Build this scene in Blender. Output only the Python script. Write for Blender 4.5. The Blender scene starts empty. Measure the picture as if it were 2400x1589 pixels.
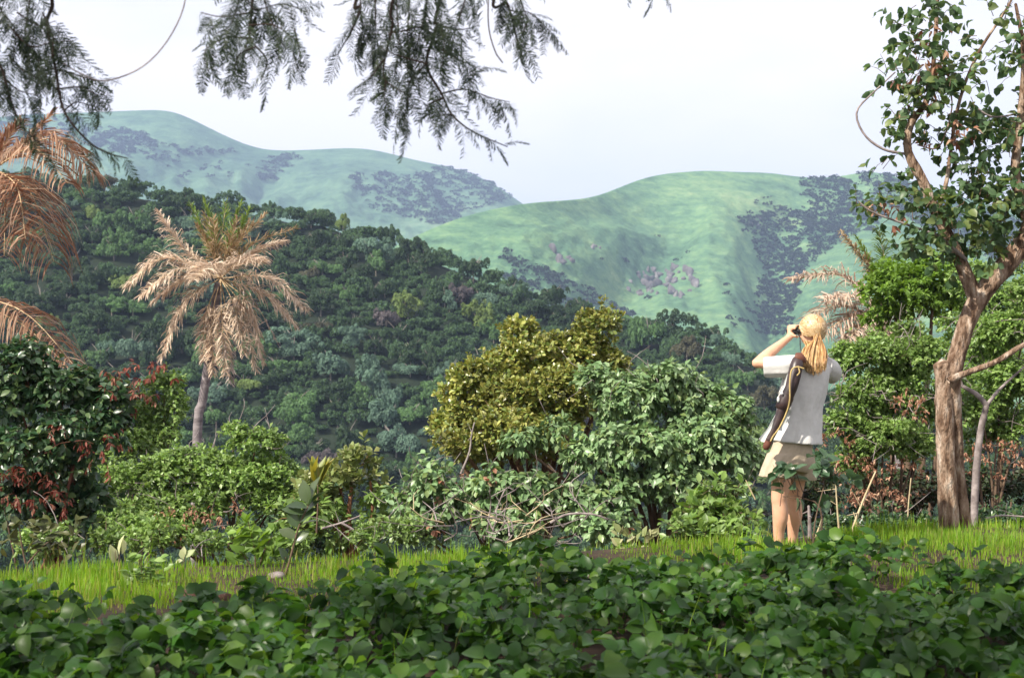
import bpy, bmesh, math, random
import numpy as np
from mathutils import Vector, Matrix, noise as mnoise

SC = bpy.context.scene
COL = SC.collection
R = math.radians

# ------------------------------------------------------------------ camera
F, CX, HY, CAMZ = 3333.0, 1200.0, 775.0, 1.6      # photograph pixels
cam = bpy.data.cameras.new('camera')
cam.lens = 50.0; cam.sensor_width = 36.0
cam.shift_y = -(794.5 - HY) / 2400.0
cam.clip_start = 0.1; cam.clip_end = 20000
cam.dof.use_dof = True; cam.dof.focus_distance = 15.0; cam.dof.aperture_fstop = 4.5
camo = bpy.data.objects.new('camera', cam); COL.objects.link(camo)
camo.location = (0, 0, CAMZ); camo.rotation_euler = (R(90), 0, 0)
SC.camera = camo

# ------------------------------------------------------------------ sky, sun, exposure
S = Vector((-0.78, -0.62, 0.0)).normalized() * math.cos(R(43)); S.z = math.sin(R(43))   # towards the sun
world = bpy.data.worlds.new('World'); SC.world = world; world.use_nodes = True
nt = world.node_tree; nt.nodes.clear()
out = nt.nodes.new('ShaderNodeOutputWorld'); bg = nt.nodes.new('ShaderNodeBackground')
sky = nt.nodes.new('ShaderNodeTexSky'); sky.sky_type = 'NISHITA'; sky.sun_disc = False
sky.sun_elevation = R(43); sky.sun_rotation = math.atan2(S.x, S.y)
sky.air_density = 1.0; sky.dust_density = 1.5; sky.altitude = 600
tc = nt.nodes.new('ShaderNodeTexCoord'); mp = nt.nodes.new('ShaderNodeMapping')
mp.inputs['Scale'].default_value = (1.0, 1.0, 2.6); mp.inputs['Location'].default_value = (0.35, 0.1, 0.2)
nz = nt.nodes.new('ShaderNodeTexNoise'); nz.inputs['Scale'].default_value = 4.0
nz.inputs['Detail'].default_value = 6; nz.inputs['Roughness'].default_value = 0.55
rp = nt.nodes.new('ShaderNodeMapRange')
rp.inputs['From Min'].default_value = 0.34; rp.inputs['From Max'].default_value = 0.62
rp.inputs['To Min'].default_value = 0.78; rp.inputs['To Max'].default_value = 1.0
mx = nt.nodes.new('ShaderNodeMix'); mx.data_type = 'RGBA'
mx.inputs[7].default_value = (7.9, 7.5, 7.75, 1)
L = nt.links.new
L(tc.outputs['Generated'], mp.inputs['Vector']); L(mp.outputs[0], nz.inputs['Vector'])
L(nz.outputs['Fac'], rp.inputs['Value']); L(rp.outputs[0], mx.inputs[0])
L(sky.outputs[0], mx.inputs[6]); L(mx.outputs[2], bg.inputs['Color'])
bg.inputs['Strength'].default_value = 0.1
L(bg.outputs[0], out.inputs['Surface'])
sun = bpy.data.lights.new('sun', 'SUN'); sun.energy = 5.0; sun.angle = R(0.6); sun.color = (1.0, 0.93, 0.80)
suno = bpy.data.objects.new('sun', sun); COL.objects.link(suno)
suno.rotation_euler = S.to_track_quat('Z', 'Y').to_euler()
SC.view_settings.view_transform = 'Standard'; SC.view_settings.look = 'None'
SC.view_settings.exposure = 0.75; SC.view_settings.gamma = 1.0
SC.cycles.use_denoising = True
SC.cycles.max_bounces = 8; SC.cycles.diffuse_bounces = 3; SC.cycles.glossy_bounces = 2
SC.cycles.transmission_bounces = 3; SC.cycles.volume_bounces = 0; SC.cycles.transparent_max_bounces = 8
SC.cycles.sample_clamp_indirect = 4.0

# ------------------------------------------------------------------ helpers
def at(px, py, D):
    return np.array([(px - CX) / F * D, D, CAMZ - (py - HY) / F * D])
def proj(P):
    P = np.atleast_2d(P)
    y = np.maximum(P[:, 1], 0.2)
    return np.stack([CX + P[:, 0] / y * F, HY - (P[:, 2] - CAMZ) / y * F], 1)

def mesh_np(name, V, faces, mat=None, smooth=False):
    """faces: list of int arrays (m,k)"""
    me = bpy.data.meshes.new(name)
    V = np.asarray(V, np.float32)
    faces = [np.asarray(f, np.int32) for f in faces if len(f)]
    me.vertices.add(len(V)); me.vertices.foreach_set('co', V.ravel())
    loops = np.concatenate([f.ravel() for f in faces])
    tot = np.concatenate([np.full(len(f), f.shape[1], np.int32) for f in faces])
    st = np.concatenate([[0], np.cumsum(tot)[:-1]]).astype(np.int32)
    me.loops.add(len(loops)); me.loops.foreach_set('vertex_index', loops)
    me.polygons.add(len(tot)); me.polygons.foreach_set('loop_start', st)
    if smooth: me.polygons.foreach_set('use_smooth', np.ones(len(tot), bool))
    me.update(calc_edges=True)
    if mat: me.materials.append(mat)
    return me
def link(name, me, parent=None, loc=None):
    o = bpy.data.objects.new(name, me); COL.objects.link(o)
    if parent is not None: o.parent = parent
    if loc is not None: o.location = loc
    return o
def tag(o, label=None, cat=None, group=None, kind=None):
    if label: o['label'] = label
    if cat: o['category'] = cat
    if group: o['group'] = group
    if kind: o['kind'] = kind
    return o
def empty(name, loc, label, cat, group=None):
    o = bpy.data.objects.new(name, None); COL.objects.link(o)
    o.location = loc; o.empty_display_size = 0.2
    return tag(o, label, cat, group)
def nrm(a):
    return a / np.maximum(np.linalg.norm(a, axis=-1, keepdims=True), 1e-9)

class MB:
    """collects tubes and loose patches into one mesh"""
    def __init__(s): s.V = []; s.F = []; s.n = 0
    def add(s, V, Q):
        s.V.append(np.asarray(V, float)); s.F.append(np.asarray(Q) + s.n); s.n += len(V)
    def tube(s, pts, rad, sides=6, cap=True, rough=0.0, rng=None):
        pts = np.asarray(pts, float); n = len(pts)
        rad = np.broadcast_to(np.asarray(rad, float), (n,))
        T = np.gradient(pts, axis=0); T = nrm(T)
        up = np.array([0.0, 0.0, 1.0]) if abs(T[0, 2]) < 0.9 else np.array([1.0, 0, 0])
        A = np.zeros_like(pts); u = nrm(np.cross(T[0], up))
        for i in range(n):
            u = nrm(u - T[i] * np.dot(u, T[i])); A[i] = u
        B = np.cross(T, A)
        th = np.linspace(0, 2 * np.pi, sides, endpoint=False)
        rr = rad[:, None] * np.ones((n, sides))
        if rough and rng is not None: rr = rr * (1 + rough * rng.standard_normal((n, sides)))
        V = pts[:, None, :] + rr[..., None] * (np.cos(th)[None, :, None] * A[:, None, :] + np.sin(th)[None, :, None] * B[:, None, :])
        i = np.arange(n - 1)[:, None] * sides; j = np.arange(sides)[None, :]; k = (j + 1) % sides
        Q = np.stack([i + j, i + k, i + sides + k, i + sides + j], -1).reshape(-1, 4)
        V = V.reshape(-1, 3)
        if cap:
            V = np.vstack([V, pts[-1] + T[-1] * rad[-1] * 0.6])
            e = len(V) - 1; jj = np.arange(sides); kk = (jj + 1) % sides
            Q = np.vstack([Q, np.stack([(n - 1) * sides + jj, (n - 1) * sides + kk, np.full(sides, e), np.full(sides, e)], -1)])
        s.add(V, Q)
    def mesh(s, name, mat, smooth=True):
        V = np.vstack(s.V); Q = np.vstack(s.F)
        tri = Q[:, 2] == Q[:, 3]
        return mesh_np(name, V, [Q[~tri], Q[tri][:, :3]], mat, smooth)
    def build(s, name, mat, parent=None, smooth=True):
        return link(name, s.mesh(name, mat, smooth), parent)

def smooth_line(pts, n):
    """Catmull-Rom through pts"""
    P = np.asarray(pts, float); P = np.vstack([2 * P[0] - P[1], P, 2 * P[-1] - P[-2]])
    m = len(P) - 3; t = np.linspace(0, m - 1e-6, n); i = t.astype(int); f = (t - i)[:, None]
    a, b, c, d = P[i], P[i + 1], P[i + 2], P[i + 3]
    return 0.5 * (2 * b + (c - a) * f + (2 * a - 5 * b + 4 * c - d) * f ** 2 + (3 * b - a - 3 * c + d) * f ** 3)

# ------------------------------------------------------------------ materials
def nodemat(name):
    m = bpy.data.materials.new(name); m.use_nodes = True
    t = m.node_tree; t.nodes.clear()
    o = t.nodes.new('ShaderNodeOutputMaterial')
    return m, t, o
def ramp(t, fac, cols):
    r = t.nodes.new('ShaderNodeValToRGB')
    el = r.color_ramp.elements
    while len(el) < len(cols): el.new(0.5)
    for e, (p, c) in zip(el, cols): e.position = p; e.color = (*c, 1)
    t.links.new(fac, r.inputs[0]); return r.outputs[0]
def leafmat(name, cols, trans=0.35, rough=0.45, spec=0.4, nscale=2.2):
    """leaf: colours picked per leaf (mesh island + object random); lets light through"""
    m, t, o = nodemat(name); N = t.nodes.new; K = t.links.new
    g = N('ShaderNodeNewGeometry'); oi = N('ShaderNodeObjectInfo')
    ad = N('ShaderNodeMath'); ad.operation = 'ADD'; K(g.outputs['Random Per Island'], ad.inputs[0]); K(oi.outputs['Random'], ad.inputs[1])
    fr = N('ShaderNodeMath'); fr.operation = 'FRACT'; K(ad.outputs[0], fr.inputs[0])
    n = len(cols); c = ramp(t, fr.outputs[0], [((i + 0.5) / n, k) for i, k in enumerate(cols)])
    tc = N('ShaderNodeTexCoord'); ln = N('ShaderNodeTexNoise'); ln.inputs['Scale'].default_value = nscale; ln.inputs['Detail'].default_value = 3; K(g.outputs['Position'], ln.inputs['Vector'])
    lr_ = N('ShaderNodeMapRange'); lr_.inputs['From Min'].default_value = .3; lr_.inputs['From Max'].default_value = .7; lr_.inputs['To Min'].default_value = .72; lr_.inputs['To Max'].default_value = 1.32; K(ln.outputs['Fac'], lr_.inputs['Value'])
    h0 = N('ShaderNodeHueSaturation'); K(lr_.outputs[0], h0.inputs['Value']); K(c, h0.inputs['Color']); c = h0.outputs[0]
    p = N('ShaderNodeBsdfPrincipled'); K(c, p.inputs['Base Color'])
    p.inputs['Roughness'].default_value = rough; p.inputs['Specular IOR Level'].default_value = spec
    tr = N('ShaderNodeBsdfTranslucent')
    hv = N('ShaderNodeHueSaturation'); hv.inputs['Hue'].default_value = 0.485; hv.inputs['Saturation'].default_value = 1.1; hv.inputs['Value'].default_value = 1.5
    K(c, hv.inputs['Color']); K(hv.outputs[0], tr.inputs['Color'])
    mx = N('ShaderNodeMixShader'); mx.inputs[0].default_value = trans
    K(p.outputs[0], mx.inputs[1]); K(tr.outputs[0], mx.inputs[2]); K(mx.outputs[0], o.inputs['Surface'])
    return m
def noisemat(name, cols, scale=5.0, detail=5, rough=0.85, bump=0.0, bscale=None, bdist=0.02, coords='Object', stretch=(1, 1, 1), spec=0.25, sub=0.0):
    m, t, o = nodemat(name); N = t.nodes.new; K = t.links.new
    tc = N('ShaderNodeTexCoord'); mp = N('ShaderNodeMapping'); mp.inputs['Scale'].default_value = stretch
    K(tc.outputs[coords], mp.inputs['Vector'])
    nz = N('ShaderNodeTexNoise'); nz.inputs['Scale'].default_value = scale; nz.inputs['Detail'].default_value = detail
    nz.inputs['Roughness'].default_value = 0.6
    K(mp.outputs[0], nz.inputs['Vector'])
    n = len(cols); c = ramp(t, nz.outputs['Fac'], [(0.3 + 0.4 * i / max(1, n - 1), k) for i, k in enumerate(cols)])
    p = N('ShaderNodeBsdfPrincipled'); K(c, p.inputs['Base Color'])
    p.inputs['Roughness'].default_value = rough; p.inputs['Specular IOR Level'].default_value = spec
    if sub: p.inputs['Subsurface Weight'].default_value = sub; p.inputs['Subsurface Radius'].default_value = (0.02, 0.008, 0.004)
    if bump:
        b = N('ShaderNodeBump'); b.inputs['Strength'].default_value = bump; b.inputs['Distance'].default_value = bdist
        n2 = N('ShaderNodeTexNoise'); n2.inputs['Scale'].default_value = bscale or scale * 4; n2.inputs['Detail'].default_value = 6
        K(mp.outputs[0], n2.inputs['Vector']); K(n2.outputs['Fac'], b.inputs['Height']); K(b.outputs[0], p.inputs['Normal'])
    K(p.outputs[0], o.inputs['Surface'])
    return m

# ------------------------------------------------------------------ terrain
rng = np.random.default_rng(7)
def ip(x, pts): 
    a = np.array(pts, float); return np.interp(x, a[:, 0], a[:, 1])
FR = [(-400, 330), (0, 345), (100, 352), (200, 362), (300, 372), (340, 386), (400, 398), (500, 406), (560, 418), (640, 430), (740, 446), (820, 470), (900, 500), (1000, 527), (1100, 560), (1150, 580), (1220, 606), (1300, 642), (1380, 668), (1440, 692), (1500, 706), (1550, 716), (1650, 718), (1700, 735), (1750, 765), (1800, 792), (1850, 830), (2000, 880), (2800, 900)]
def forest_dist(px): return ip(px, [(-400, 360), (0, 350), (600, 340), (1100, 320), (1500, 305), (1750, 290), (2000, 275), (2800, 270)])
FOOT_D, FOOT_PY = 215.0, 1220.0
def edge_y(x): return ip(x, [(-8, 9.0), (-3.3, 9.5), (-1.5, 10.1), (0, 10.3), (1.5, 10.5), (2.3, 10.8), (3.3, 11.45), (8, 11.6)]) + 0.08 * np.sin(x * 2.3)
def terr_z(x, y):
    x = np.asarray(x, float); y = np.asarray(y, float)
    base = 0.008 * np.clip(x, -8, 8) + 0.03 * np.sin(x * 0.9) * np.sin(y * 0.7)
    e = edge_y(x)
    px = CX + F * np.clip(x / np.maximum(y, 15), -0.6, 0.6)
    dr = forest_dist(px); pr = ip(px, FR)
    zr = CAMZ - (pr - HY) / F * dr - 8.0
    zf = CAMZ - (FOOT_PY - HY) / F * FOOT_D - 5.0
    d = y - e
    v1 = -0.9 * (1 - np.exp(-np.maximum(d, 0) / 1.6)) * 1.2 - 0.11 * np.maximum(d, 0) * 2.2
    v1 = np.maximum(v1, -9.0 - 0.11 * np.maximum(d, 0))
    k = np.clip((y - 60) / (FOOT_D - 60), 0, 1); k = k * k * (3 - 2 * k)
    z = np.where(d > 0, base + v1, base)
    z = z * (1 - k) + zf * k
    t = np.clip((y - FOOT_D) / (dr - FOOT_D), 0, 1)
    z = np.where(y > FOOT_D, zf + (zr - zf) * (t ** 0.92), z)
    b = np.clip((y - dr) / 160.0, 0, 1); b = b * b * (3 - 2 * b)
    z = np.where(y > dr, zr * (1 - b) + (-60) * b, z)
    return z
mat_soil = noisemat('soil', [(0.018, 0.014, 0.008), (0.04, 0.026, 0.016), (0.075, 0.045, 0.03)], scale=3, rough=0.95, bump=0.6, bscale=18)
mat_floor = noisemat('forest_floor', [(0.008, 0.016, 0.008), (0.018, 0.028, 0.014)], scale=0.3, rough=0.95)
def ground_sheet():
    u = np.linspace(-1, 1, 211); xs = np.sinh(u * 6.2) / np.sinh(6.2) * 5000
    ys = np.concatenate([np.linspace(-60, 2, 12), np.linspace(2.5, 22, 60), np.geomspace(22.8, 380, 110), np.linspace(384, 560, 24), np.geomspace(600, 6600, 16)])
    X, Y = np.meshgrid(xs, ys); Z = terr_z(X, Y)
    V = np.stack([X, Y, Z], -1).reshape(-1, 3); w = len(xs)
    i = np.arange(len(ys) - 1)[:, None] * w + np.arange(w - 1)[None, :]
    Q = np.stack([i, i + 1, i + w + 1, i + w], -1).reshape(-1, 4)
    me = mesh_np('ground', V, [Q], mat_soil, True); me.materials.append(mat_floor)
    cy = V[Q, 1].mean(1); me.polygons.foreach_set('material_index', (cy > 40).astype(np.int32))
    return tag(link('ground', me), kind='structure')
ground_sheet()

# ---- far hills: surfaces given by their ridge lines
HS = 1.8
def hill(name, mat, ridge, d_foot, d_ridge, foot_py, shape, mod, px0, px1, nx=300, ny=110, back=0.35):
    px = np.linspace(px0, px1, nx); t = np.concatenate([np.linspace(0, 1, ny), 1 + np.linspace(0.04, back * 3, 14)])
    PX, T = np.meshgrid(px, t); tt = np.minimum(T, 1)
    pr = ip(PX, ridge)
    k = np.ones(9) / 9
    pr = np.apply_along_axis(lambda r: np.convolve(np.pad(r, 4, mode='edge'), k, mode='valid'), 1, pr)
    dr = d_ridge(PX) if callable(d_ridge) else d_ridge * np.ones(PX.shape)
    k2 = np.hanning(43); k2 /= k2.sum(); dr = np.apply_along_axis(lambda r: np.convolve(np.pad(r, 21, mode='edge'), k2, mode='valid'), 1, dr)
    d_foot = d_foot * HS; dr = dr * HS; D = d_foot + (dr - d_foot) * T
    zr = CAMZ - (pr - HY) / F * dr; zf = CAMZ - (foot_py - HY) / F * d_foot
    s = shape(tt); Z = CAMZ - (foot_py + (pr - foot_py) * s - HY) / F * D
    over = np.maximum(T - 1, 0); Z = np.where(T > 1, zr, Z) - (zr - zf) * np.minimum(over ** 1.3 * 1.1, 1.2)
    PY = HY - (Z - CAMZ) / D * F
    Z = Z + HS * mod(PX, PY, D) * (lambda q: q * q * (3 - 2 * q))(np.clip((1 - T) / 0.30, 0, 1))
    V = np.stack([(PX - CX) / F * D, D, Z], -1).reshape(-1, 3); w = nx
    i = np.arange(len(t) - 1)[:, None] * w + np.arange(w - 1)[None, :]
    Q = np.stack([i, i + 1, i + w + 1, i + w], -1).reshape(-1, 4)
    o = tag(link(name, mesh_np(name, V, [Q], mat, True)), kind='structure')
    return V, Q
def seg_dist(PX, PY, pts):
    d = np.full(PX.shape, 1e9)
    for (x0, y0), (x1, y1) in zip(pts[:-1], pts[1:]):
        vx, vy = x1 - x0, y1 - y0; q = np.clip(((PX - x0) * vx + (PY - y0) * vy) / (vx * vx + vy * vy), 0, 1)
        d = np.minimum(d, np.hypot(PX - x0 - q * vx, PY - y0 - q * vy))
    return d
def fbm(PX, PY, sc, seed, oct=4):
    out = np.zeros(PX.shape); f = PX.ravel(); g = PY.ravel()
    vals = np.fromiter((mnoise.fractal(Vector((a / sc, b / sc, seed)), 1.0, 2.0, oct) for a, b in zip(f, g)), float, len(f))
    return vals.reshape(PX.shape)
def hillmat(name, cols, big, fine, track):
    m, t, o = nodemat(name); N = t.nodes.new; K = t.links.new
    tc = N('ShaderNodeTexCoord')
    def nz(sc, det, st=(1, 1, 1)):
        mp = N('ShaderNodeMapping'); mp.inputs['Scale'].default_value = st; K(tc.outputs['Object'], mp.inputs['Vector'])
        n = N('ShaderNodeTexNoise'); n.inputs['Scale'].default_value = sc; n.inputs['Detail'].default_value = det; n.inputs['Roughness'].default_value = .65; K(mp.outputs[0], n.inputs['Vector']); return n.outputs['Fac']
    a = nz(big, 10); b = nz(fine, 8, (1, 1, 2.5)); c_ = nz(fine * 5, 4)
    def math_(op, x, y):
        n = N('ShaderNodeMath'); n.operation = op
        for i, v in enumerate((x, y)):
            if isinstance(v, (int, float)): n.inputs[i].default_value = v
            else: K(v, n.inputs[i])
        return n.outputs[0]
    f = math_('ADD', math_('MULTIPLY', a, .45), math_('ADD', math_('MULTIPLY', b, .35), math_('MULTIPLY', c_, .2)))
    col = ramp(t, f, [(.38, cols[0]), (.47, cols[1]), (.54, cols[2]), (.62, cols[3])])
    p = N('ShaderNodeBsdfPrincipled'); K(col, p.inputs['Base Color']); p.inputs['Roughness'].default_value = .95; p.inputs['Specular IOR Level'].default_value = .1
    bp = N('ShaderNodeBump'); bp.inputs['Strength'].default_value = 1.0; bp.inputs['Distance'].default_value = track; K(b, bp.inputs['Height']); K(bp.outputs[0], p.inputs['Normal'])
    K(p.outputs[0], o.inputs['Surface']); return m
mat_hill = hillmat('hill_grass', [(0.04, 0.09, 0.05), (0.085, 0.175, 0.095), (0.14, 0.245, 0.115), (0.22, 0.31, 0.15)], .006, .035, 5.0)
mat_mtn = hillmat('mountain_grass', [(0.03, 0.07, 0.05), (0.07, 0.14, 0.085), (0.105, 0.19, 0.11), (0.16, 0.24, 0.14)], .004, .02, 9.0)
RR = [(900, 590), (1020, 532), (1060, 518), (1100, 504), (1140, 494), (1200, 482), (1260, 474), (1330, 470), (1390, 463), (1450, 441), (1500, 420), (1560, 407), (1650, 400), (1740, 404), (1800, 405), (1880, 416), (1940, 418), (2000, 408), (2040, 401), (2090, 412), (2150, 430), (2250, 462), (2400, 500), (3000, 560)]
V1 = [(1400, 474), (1500, 486), (1600, 512), (1560, 560), (1500, 625), (1440, 690), (1380, 730)]
V2 = [(1905, 432), (1850, 470), (1800, 545), (1785, 620), (1795, 690), (1830, 800)]
V3 = [(2030, 470), (1960, 540), (1870, 610), (1800, 680)]
S1 = [(1660, 480), (1690, 560), (1740, 640), (1760, 740)]
def mod_right(PX, PY, D):
    g = lambda L_, w: np.exp(-(seg_dist(PX, PY, L_) / w) ** 2)
    z = -15 * g(V1, 46) - 20 * g(V2, 62) - 8 * g(V3, 40) + 6 * g(S1, 60) + 8 * g([(1250, 540), (1400, 570), (1380, 640)], 90)
    return z + 2.6 * fbm(PX, PY, 90, 3.3) + 1.6 * fbm(PX, PY, 28, 7.7)
RH = hill('grassy_hill', mat_hill, RR, 520, lambda p: ip(p, [(900, 700), (1260, 760), (1500, 980), (1900, 1050), (3000, 1100)]), 1000, lambda t: t ** .85, mod_right, 880, 3000)
MR = [(-900, 330), (-300, 285), (0, 275), (100, 268), (230, 263), (330, 259), (390, 258), (430, 270), (480, 295), (540, 325), (600, 348), (650, 354), (720, 352), (800, 348), (840, 347), (900, 356), (960, 373), (1050, 391), (1110, 409), (1160, 433), (1215, 471), (1300, 530), (1500, 600)]
M1 = [(560, 352), (480, 362), (400, 368), (300, 420)]
M2 = [(700, 362), (650, 390), (610, 440)]
M3 = [(1000, 380), (1040, 430), (1100, 480)]
def mod_left(PX, PY, D):
    g = lambda L_, w: np.exp(-(seg_dist(PX, PY, L_) / w) ** 2)
    z = -26 * g(M1, 26) - 24 * g(M2, 28) - 22 * g(M3, 35) + 16 * g([(960, 390), (985, 430), (1010, 500)], 25) + 12 * g([(830, 350), (800, 420), (780, 470)], 45)
    return z + 8 * fbm(PX, PY, 70, 9.1) + 4 * fbm(PX, PY, 22, 5.1)
LM = hill('mountain', mat_mtn, MR, 1000, 1750, 760, lambda t: t ** .85, mod_left, -900, 1500)
# ---- woods on the far hills (one mass each), rock outcrops
def in_poly(P, poly):
    x, y = P[:, 0], P[:, 1]; c = np.zeros(len(P), bool); j = len(poly) - 1
    for i in range(len(poly)):
        xi, yi = poly[i]; xj, yj = poly[j]
        c ^= ((yi > y) != (yj > y)) & (x < (xj - xi) * (y - yi) / (yj - yi + 1e-9) + xi); j = i
    return c
def on_hill(H, n, rng):
    V, Q = H
    A = np.linalg.norm(np.cross(V[Q[:, 1]] - V[Q[:, 0]], V[Q[:, 3]] - V[Q[:, 0]]), axis=1)
    q = Q[rng.choice(len(Q), n, p=A / A.sum())]; a = rng.random((n, 1)); b = rng.random((n, 1))
    return (V[q[:, 0]] * (1 - a) + V[q[:, 1]] * a) * (1 - b) + (V[q[:, 3]] * (1 - a) + V[q[:, 2]] * a) * b
def ico(sub=1):
    bm = bmesh.new(); bmesh.ops.create_icosphere(bm, subdivisions=sub, radius=1)
    V = np.array([v.co[:] for v in bm.verts]); T = np.array([[v.index for v in f.verts] for f in bm.faces]); bm.free(); return V, T
def quad_puff(n, rng, lobes):
    """leafy tuft of small faces around lobes (unit size)"""
    c = np.array([l[0] for l in lobes]); r = np.array([l[1] for l in lobes])
    k = rng.choice(len(lobes), n, p=r ** 2 / (r ** 2).sum()); u = nrm(rng.standard_normal((n, 3)))
    u[:, 2] = np.where(u[:, 2] < -0.3, -u[:, 2], u[:, 2])
    P = c[k] + u * (r[k] * (0.82 + 0.22 * rng.random(n)))[:, None]
    inside = np.zeros(n, bool)
    for ci, ri in zip(c, r): inside |= np.linalg.norm(P - ci, axis=1) < ri * 0.78
    return P[~inside], u[~inside]
def quads_at(P, N, size, rng, jit=0.6):
    n = len(P); Nn = nrm(N + jit * rng.standard_normal((n, 3)))
    X = nrm(np.cross(Nn, rng.standard_normal((n, 3)))); Y = np.cross(Nn, X)
    s = np.broadcast_to(size, (n,))[:, None]; b = s * 0.7
    V = np.stack([P - X * s, P + Y * b * 0.9 + Nn * s * 0.15, P + X * s, P - Y * b], 1).reshape(-1, 3)
    return V, np.arange(4 * n).reshape(n, 4)
def hill_woods(name, H, polys, n, size, mat, label, seed, keep=1.0):
    rng = np.random.default_rng(seed)
    P = on_hill(H, n, rng); s = proj(P); ok = np.zeros(len(P), bool)
    jit = s + rng.normal(0, 3.5, s.shape)
    for poly, dens in polys: ok |= in_poly(jit, poly) & (rng.random(len(P)) < dens)
    P = P[ok]
    tv, tf = ico(1); mb_V = []; mb_F = []; c = 0
    templ = []
    for k in range(5):
        lob = [((rng.normal(0, .35), rng.normal(0, .35), .55 + rng.random() * .35), .45 + .2 * rng.random()) for _ in range(5)]
        pp, nn = quad_puff(30, rng, lob); v, q = quads_at(pp, nn, 0.33, rng, 0.4); templ.append((v, q))
    for p in P:
        v, q = templ[rng.integers(5)]; a = rng.random() * 6.28; sz = size * (0.6 + 0.8 * rng.random())
        ca, sa = math.cos(a), math.sin(a)
        w = np.stack([v[:, 0] * ca - v[:, 1] * sa, v[:, 0] * sa + v[:, 1] * ca, v[:, 2] * 0.9], 1) * sz + p - [0, 0, .5 * sz]
        mb_V.append(w); mb_F.append(q + c); c += len(w)
    o = link(name, mesh_np(name, np.vstack(mb_V), [np.vstack(mb_F)], mat))
    tag(o, label, 'woods', kind='stuff'); return len(P)
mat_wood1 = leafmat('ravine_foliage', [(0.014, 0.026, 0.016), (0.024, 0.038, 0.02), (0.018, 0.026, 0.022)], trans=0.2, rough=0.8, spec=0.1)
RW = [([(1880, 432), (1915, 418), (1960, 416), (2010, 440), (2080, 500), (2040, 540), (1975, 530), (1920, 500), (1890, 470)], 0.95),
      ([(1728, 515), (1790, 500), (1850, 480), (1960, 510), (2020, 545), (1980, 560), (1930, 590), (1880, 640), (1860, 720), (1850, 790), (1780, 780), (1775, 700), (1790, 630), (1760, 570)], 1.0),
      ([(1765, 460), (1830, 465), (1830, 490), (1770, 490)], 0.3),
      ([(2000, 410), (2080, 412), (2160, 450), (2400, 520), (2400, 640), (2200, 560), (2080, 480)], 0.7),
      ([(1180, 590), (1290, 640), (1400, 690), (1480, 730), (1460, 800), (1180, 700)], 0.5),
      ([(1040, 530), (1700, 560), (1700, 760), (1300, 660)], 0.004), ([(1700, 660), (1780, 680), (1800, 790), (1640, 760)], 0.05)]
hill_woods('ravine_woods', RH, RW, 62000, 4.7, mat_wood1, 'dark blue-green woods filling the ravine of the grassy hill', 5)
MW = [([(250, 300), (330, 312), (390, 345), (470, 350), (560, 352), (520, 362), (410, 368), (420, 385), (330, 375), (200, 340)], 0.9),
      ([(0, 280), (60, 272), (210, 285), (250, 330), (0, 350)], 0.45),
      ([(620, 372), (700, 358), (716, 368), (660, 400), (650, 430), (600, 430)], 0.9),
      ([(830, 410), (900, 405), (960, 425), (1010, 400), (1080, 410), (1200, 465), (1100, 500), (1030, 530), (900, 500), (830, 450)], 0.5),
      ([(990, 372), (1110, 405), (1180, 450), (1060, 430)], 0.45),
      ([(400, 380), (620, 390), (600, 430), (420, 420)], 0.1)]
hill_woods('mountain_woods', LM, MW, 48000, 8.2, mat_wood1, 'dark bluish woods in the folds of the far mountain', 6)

mat_rock = noisemat('outcrop_rock', [(0.06, 0.055, 0.06), (0.14, 0.13, 0.135), (0.30, 0.28, 0.28)], scale=0.35, detail=7, rough=0.9, bump=0.8, bscale=1.5)
def nearest_on(H, px, py):
    V = H[0]; s = proj(V); ok = V[:, 1] < 1200
    d = np.hypot(s[:, 0] - px, s[:, 1] - py) + np.where(ok, 0, 1e6); return V[np.argmin(d)]
rock_meshes = []
_v, _t = ico(2)
for k in range(6):
    r2 = np.random.default_rng(40 + k); off = r2.random(3) * 50
    w = _v * (1 + 0.45 * np.array([mnoise.noise(Vector(p * 1.3 + off)) for p in _v]))[:, None]
    for _ in range(14):                                   # flat broken faces
        n = nrm(r2.standard_normal(3)); d = w @ n - 0.5; w = w - np.outer(np.maximum(d, 0), n)
    rock_meshes.append(mesh_np('boulder', w, [_t], mat_rock))
def outcrop(label, poly, n, size, seed):
    r = np.random.default_rng(seed); P = on_hill(RH, 420000, r); P = P[in_poly(proj(P), poly)]
    if len(P) == 0: return
    P = P[r.choice(len(P), min(n, len(P)), replace=False)]; c = P.mean(0)
    root = empty('rock_outcrop', c, label, 'rocks', 'rock outcrops on the grassy hill')
    for p in P:
        o = link('boulder', rock_meshes[r.integers(6)], root); s = HS * size * (0.5 + r.random())
        o.location = p - c + np.array([0, 0, 0.1 * s]); o.scale = (s * (0.6 + .5 * r.random()), s * (0.6 + .4 * r.random()), s * (0.8 + .8 * r.random()))
        o.rotation_euler = (r.normal(0, .3), r.normal(0, .3), r.random() * 6)
outcrop('large purple-grey rock outcrop low on the grassy hill', [(1450, 680), (1500, 640), (1560, 622), (1630, 625), (1640, 665), (1610, 705), (1560, 690), (1510, 695)], 110, 3.0, 1)
outcrop('small pale rocks high on the left of the grassy hill', [(1275, 572), (1300, 568), (1308, 590), (1280, 592)], 7, 2.6, 2)
outcrop('short row of pale boulders below the smallest rocks on the hill', [(1300, 612), (1340, 600), (1370, 610), (1330, 622)], 9, 2.8, 3)
outcrop('scattered faint rocks near the middle of the grassy hill', [(1375, 572), (1420, 570), (1420, 585), (1380, 588)], 6, 2.2, 4)
outcrop('dark crag beside the wooded ravine of the grassy hill', [(1740, 522), (1785, 512), (1800, 540), (1770, 555)], 12, 3.4, 5)

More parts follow.
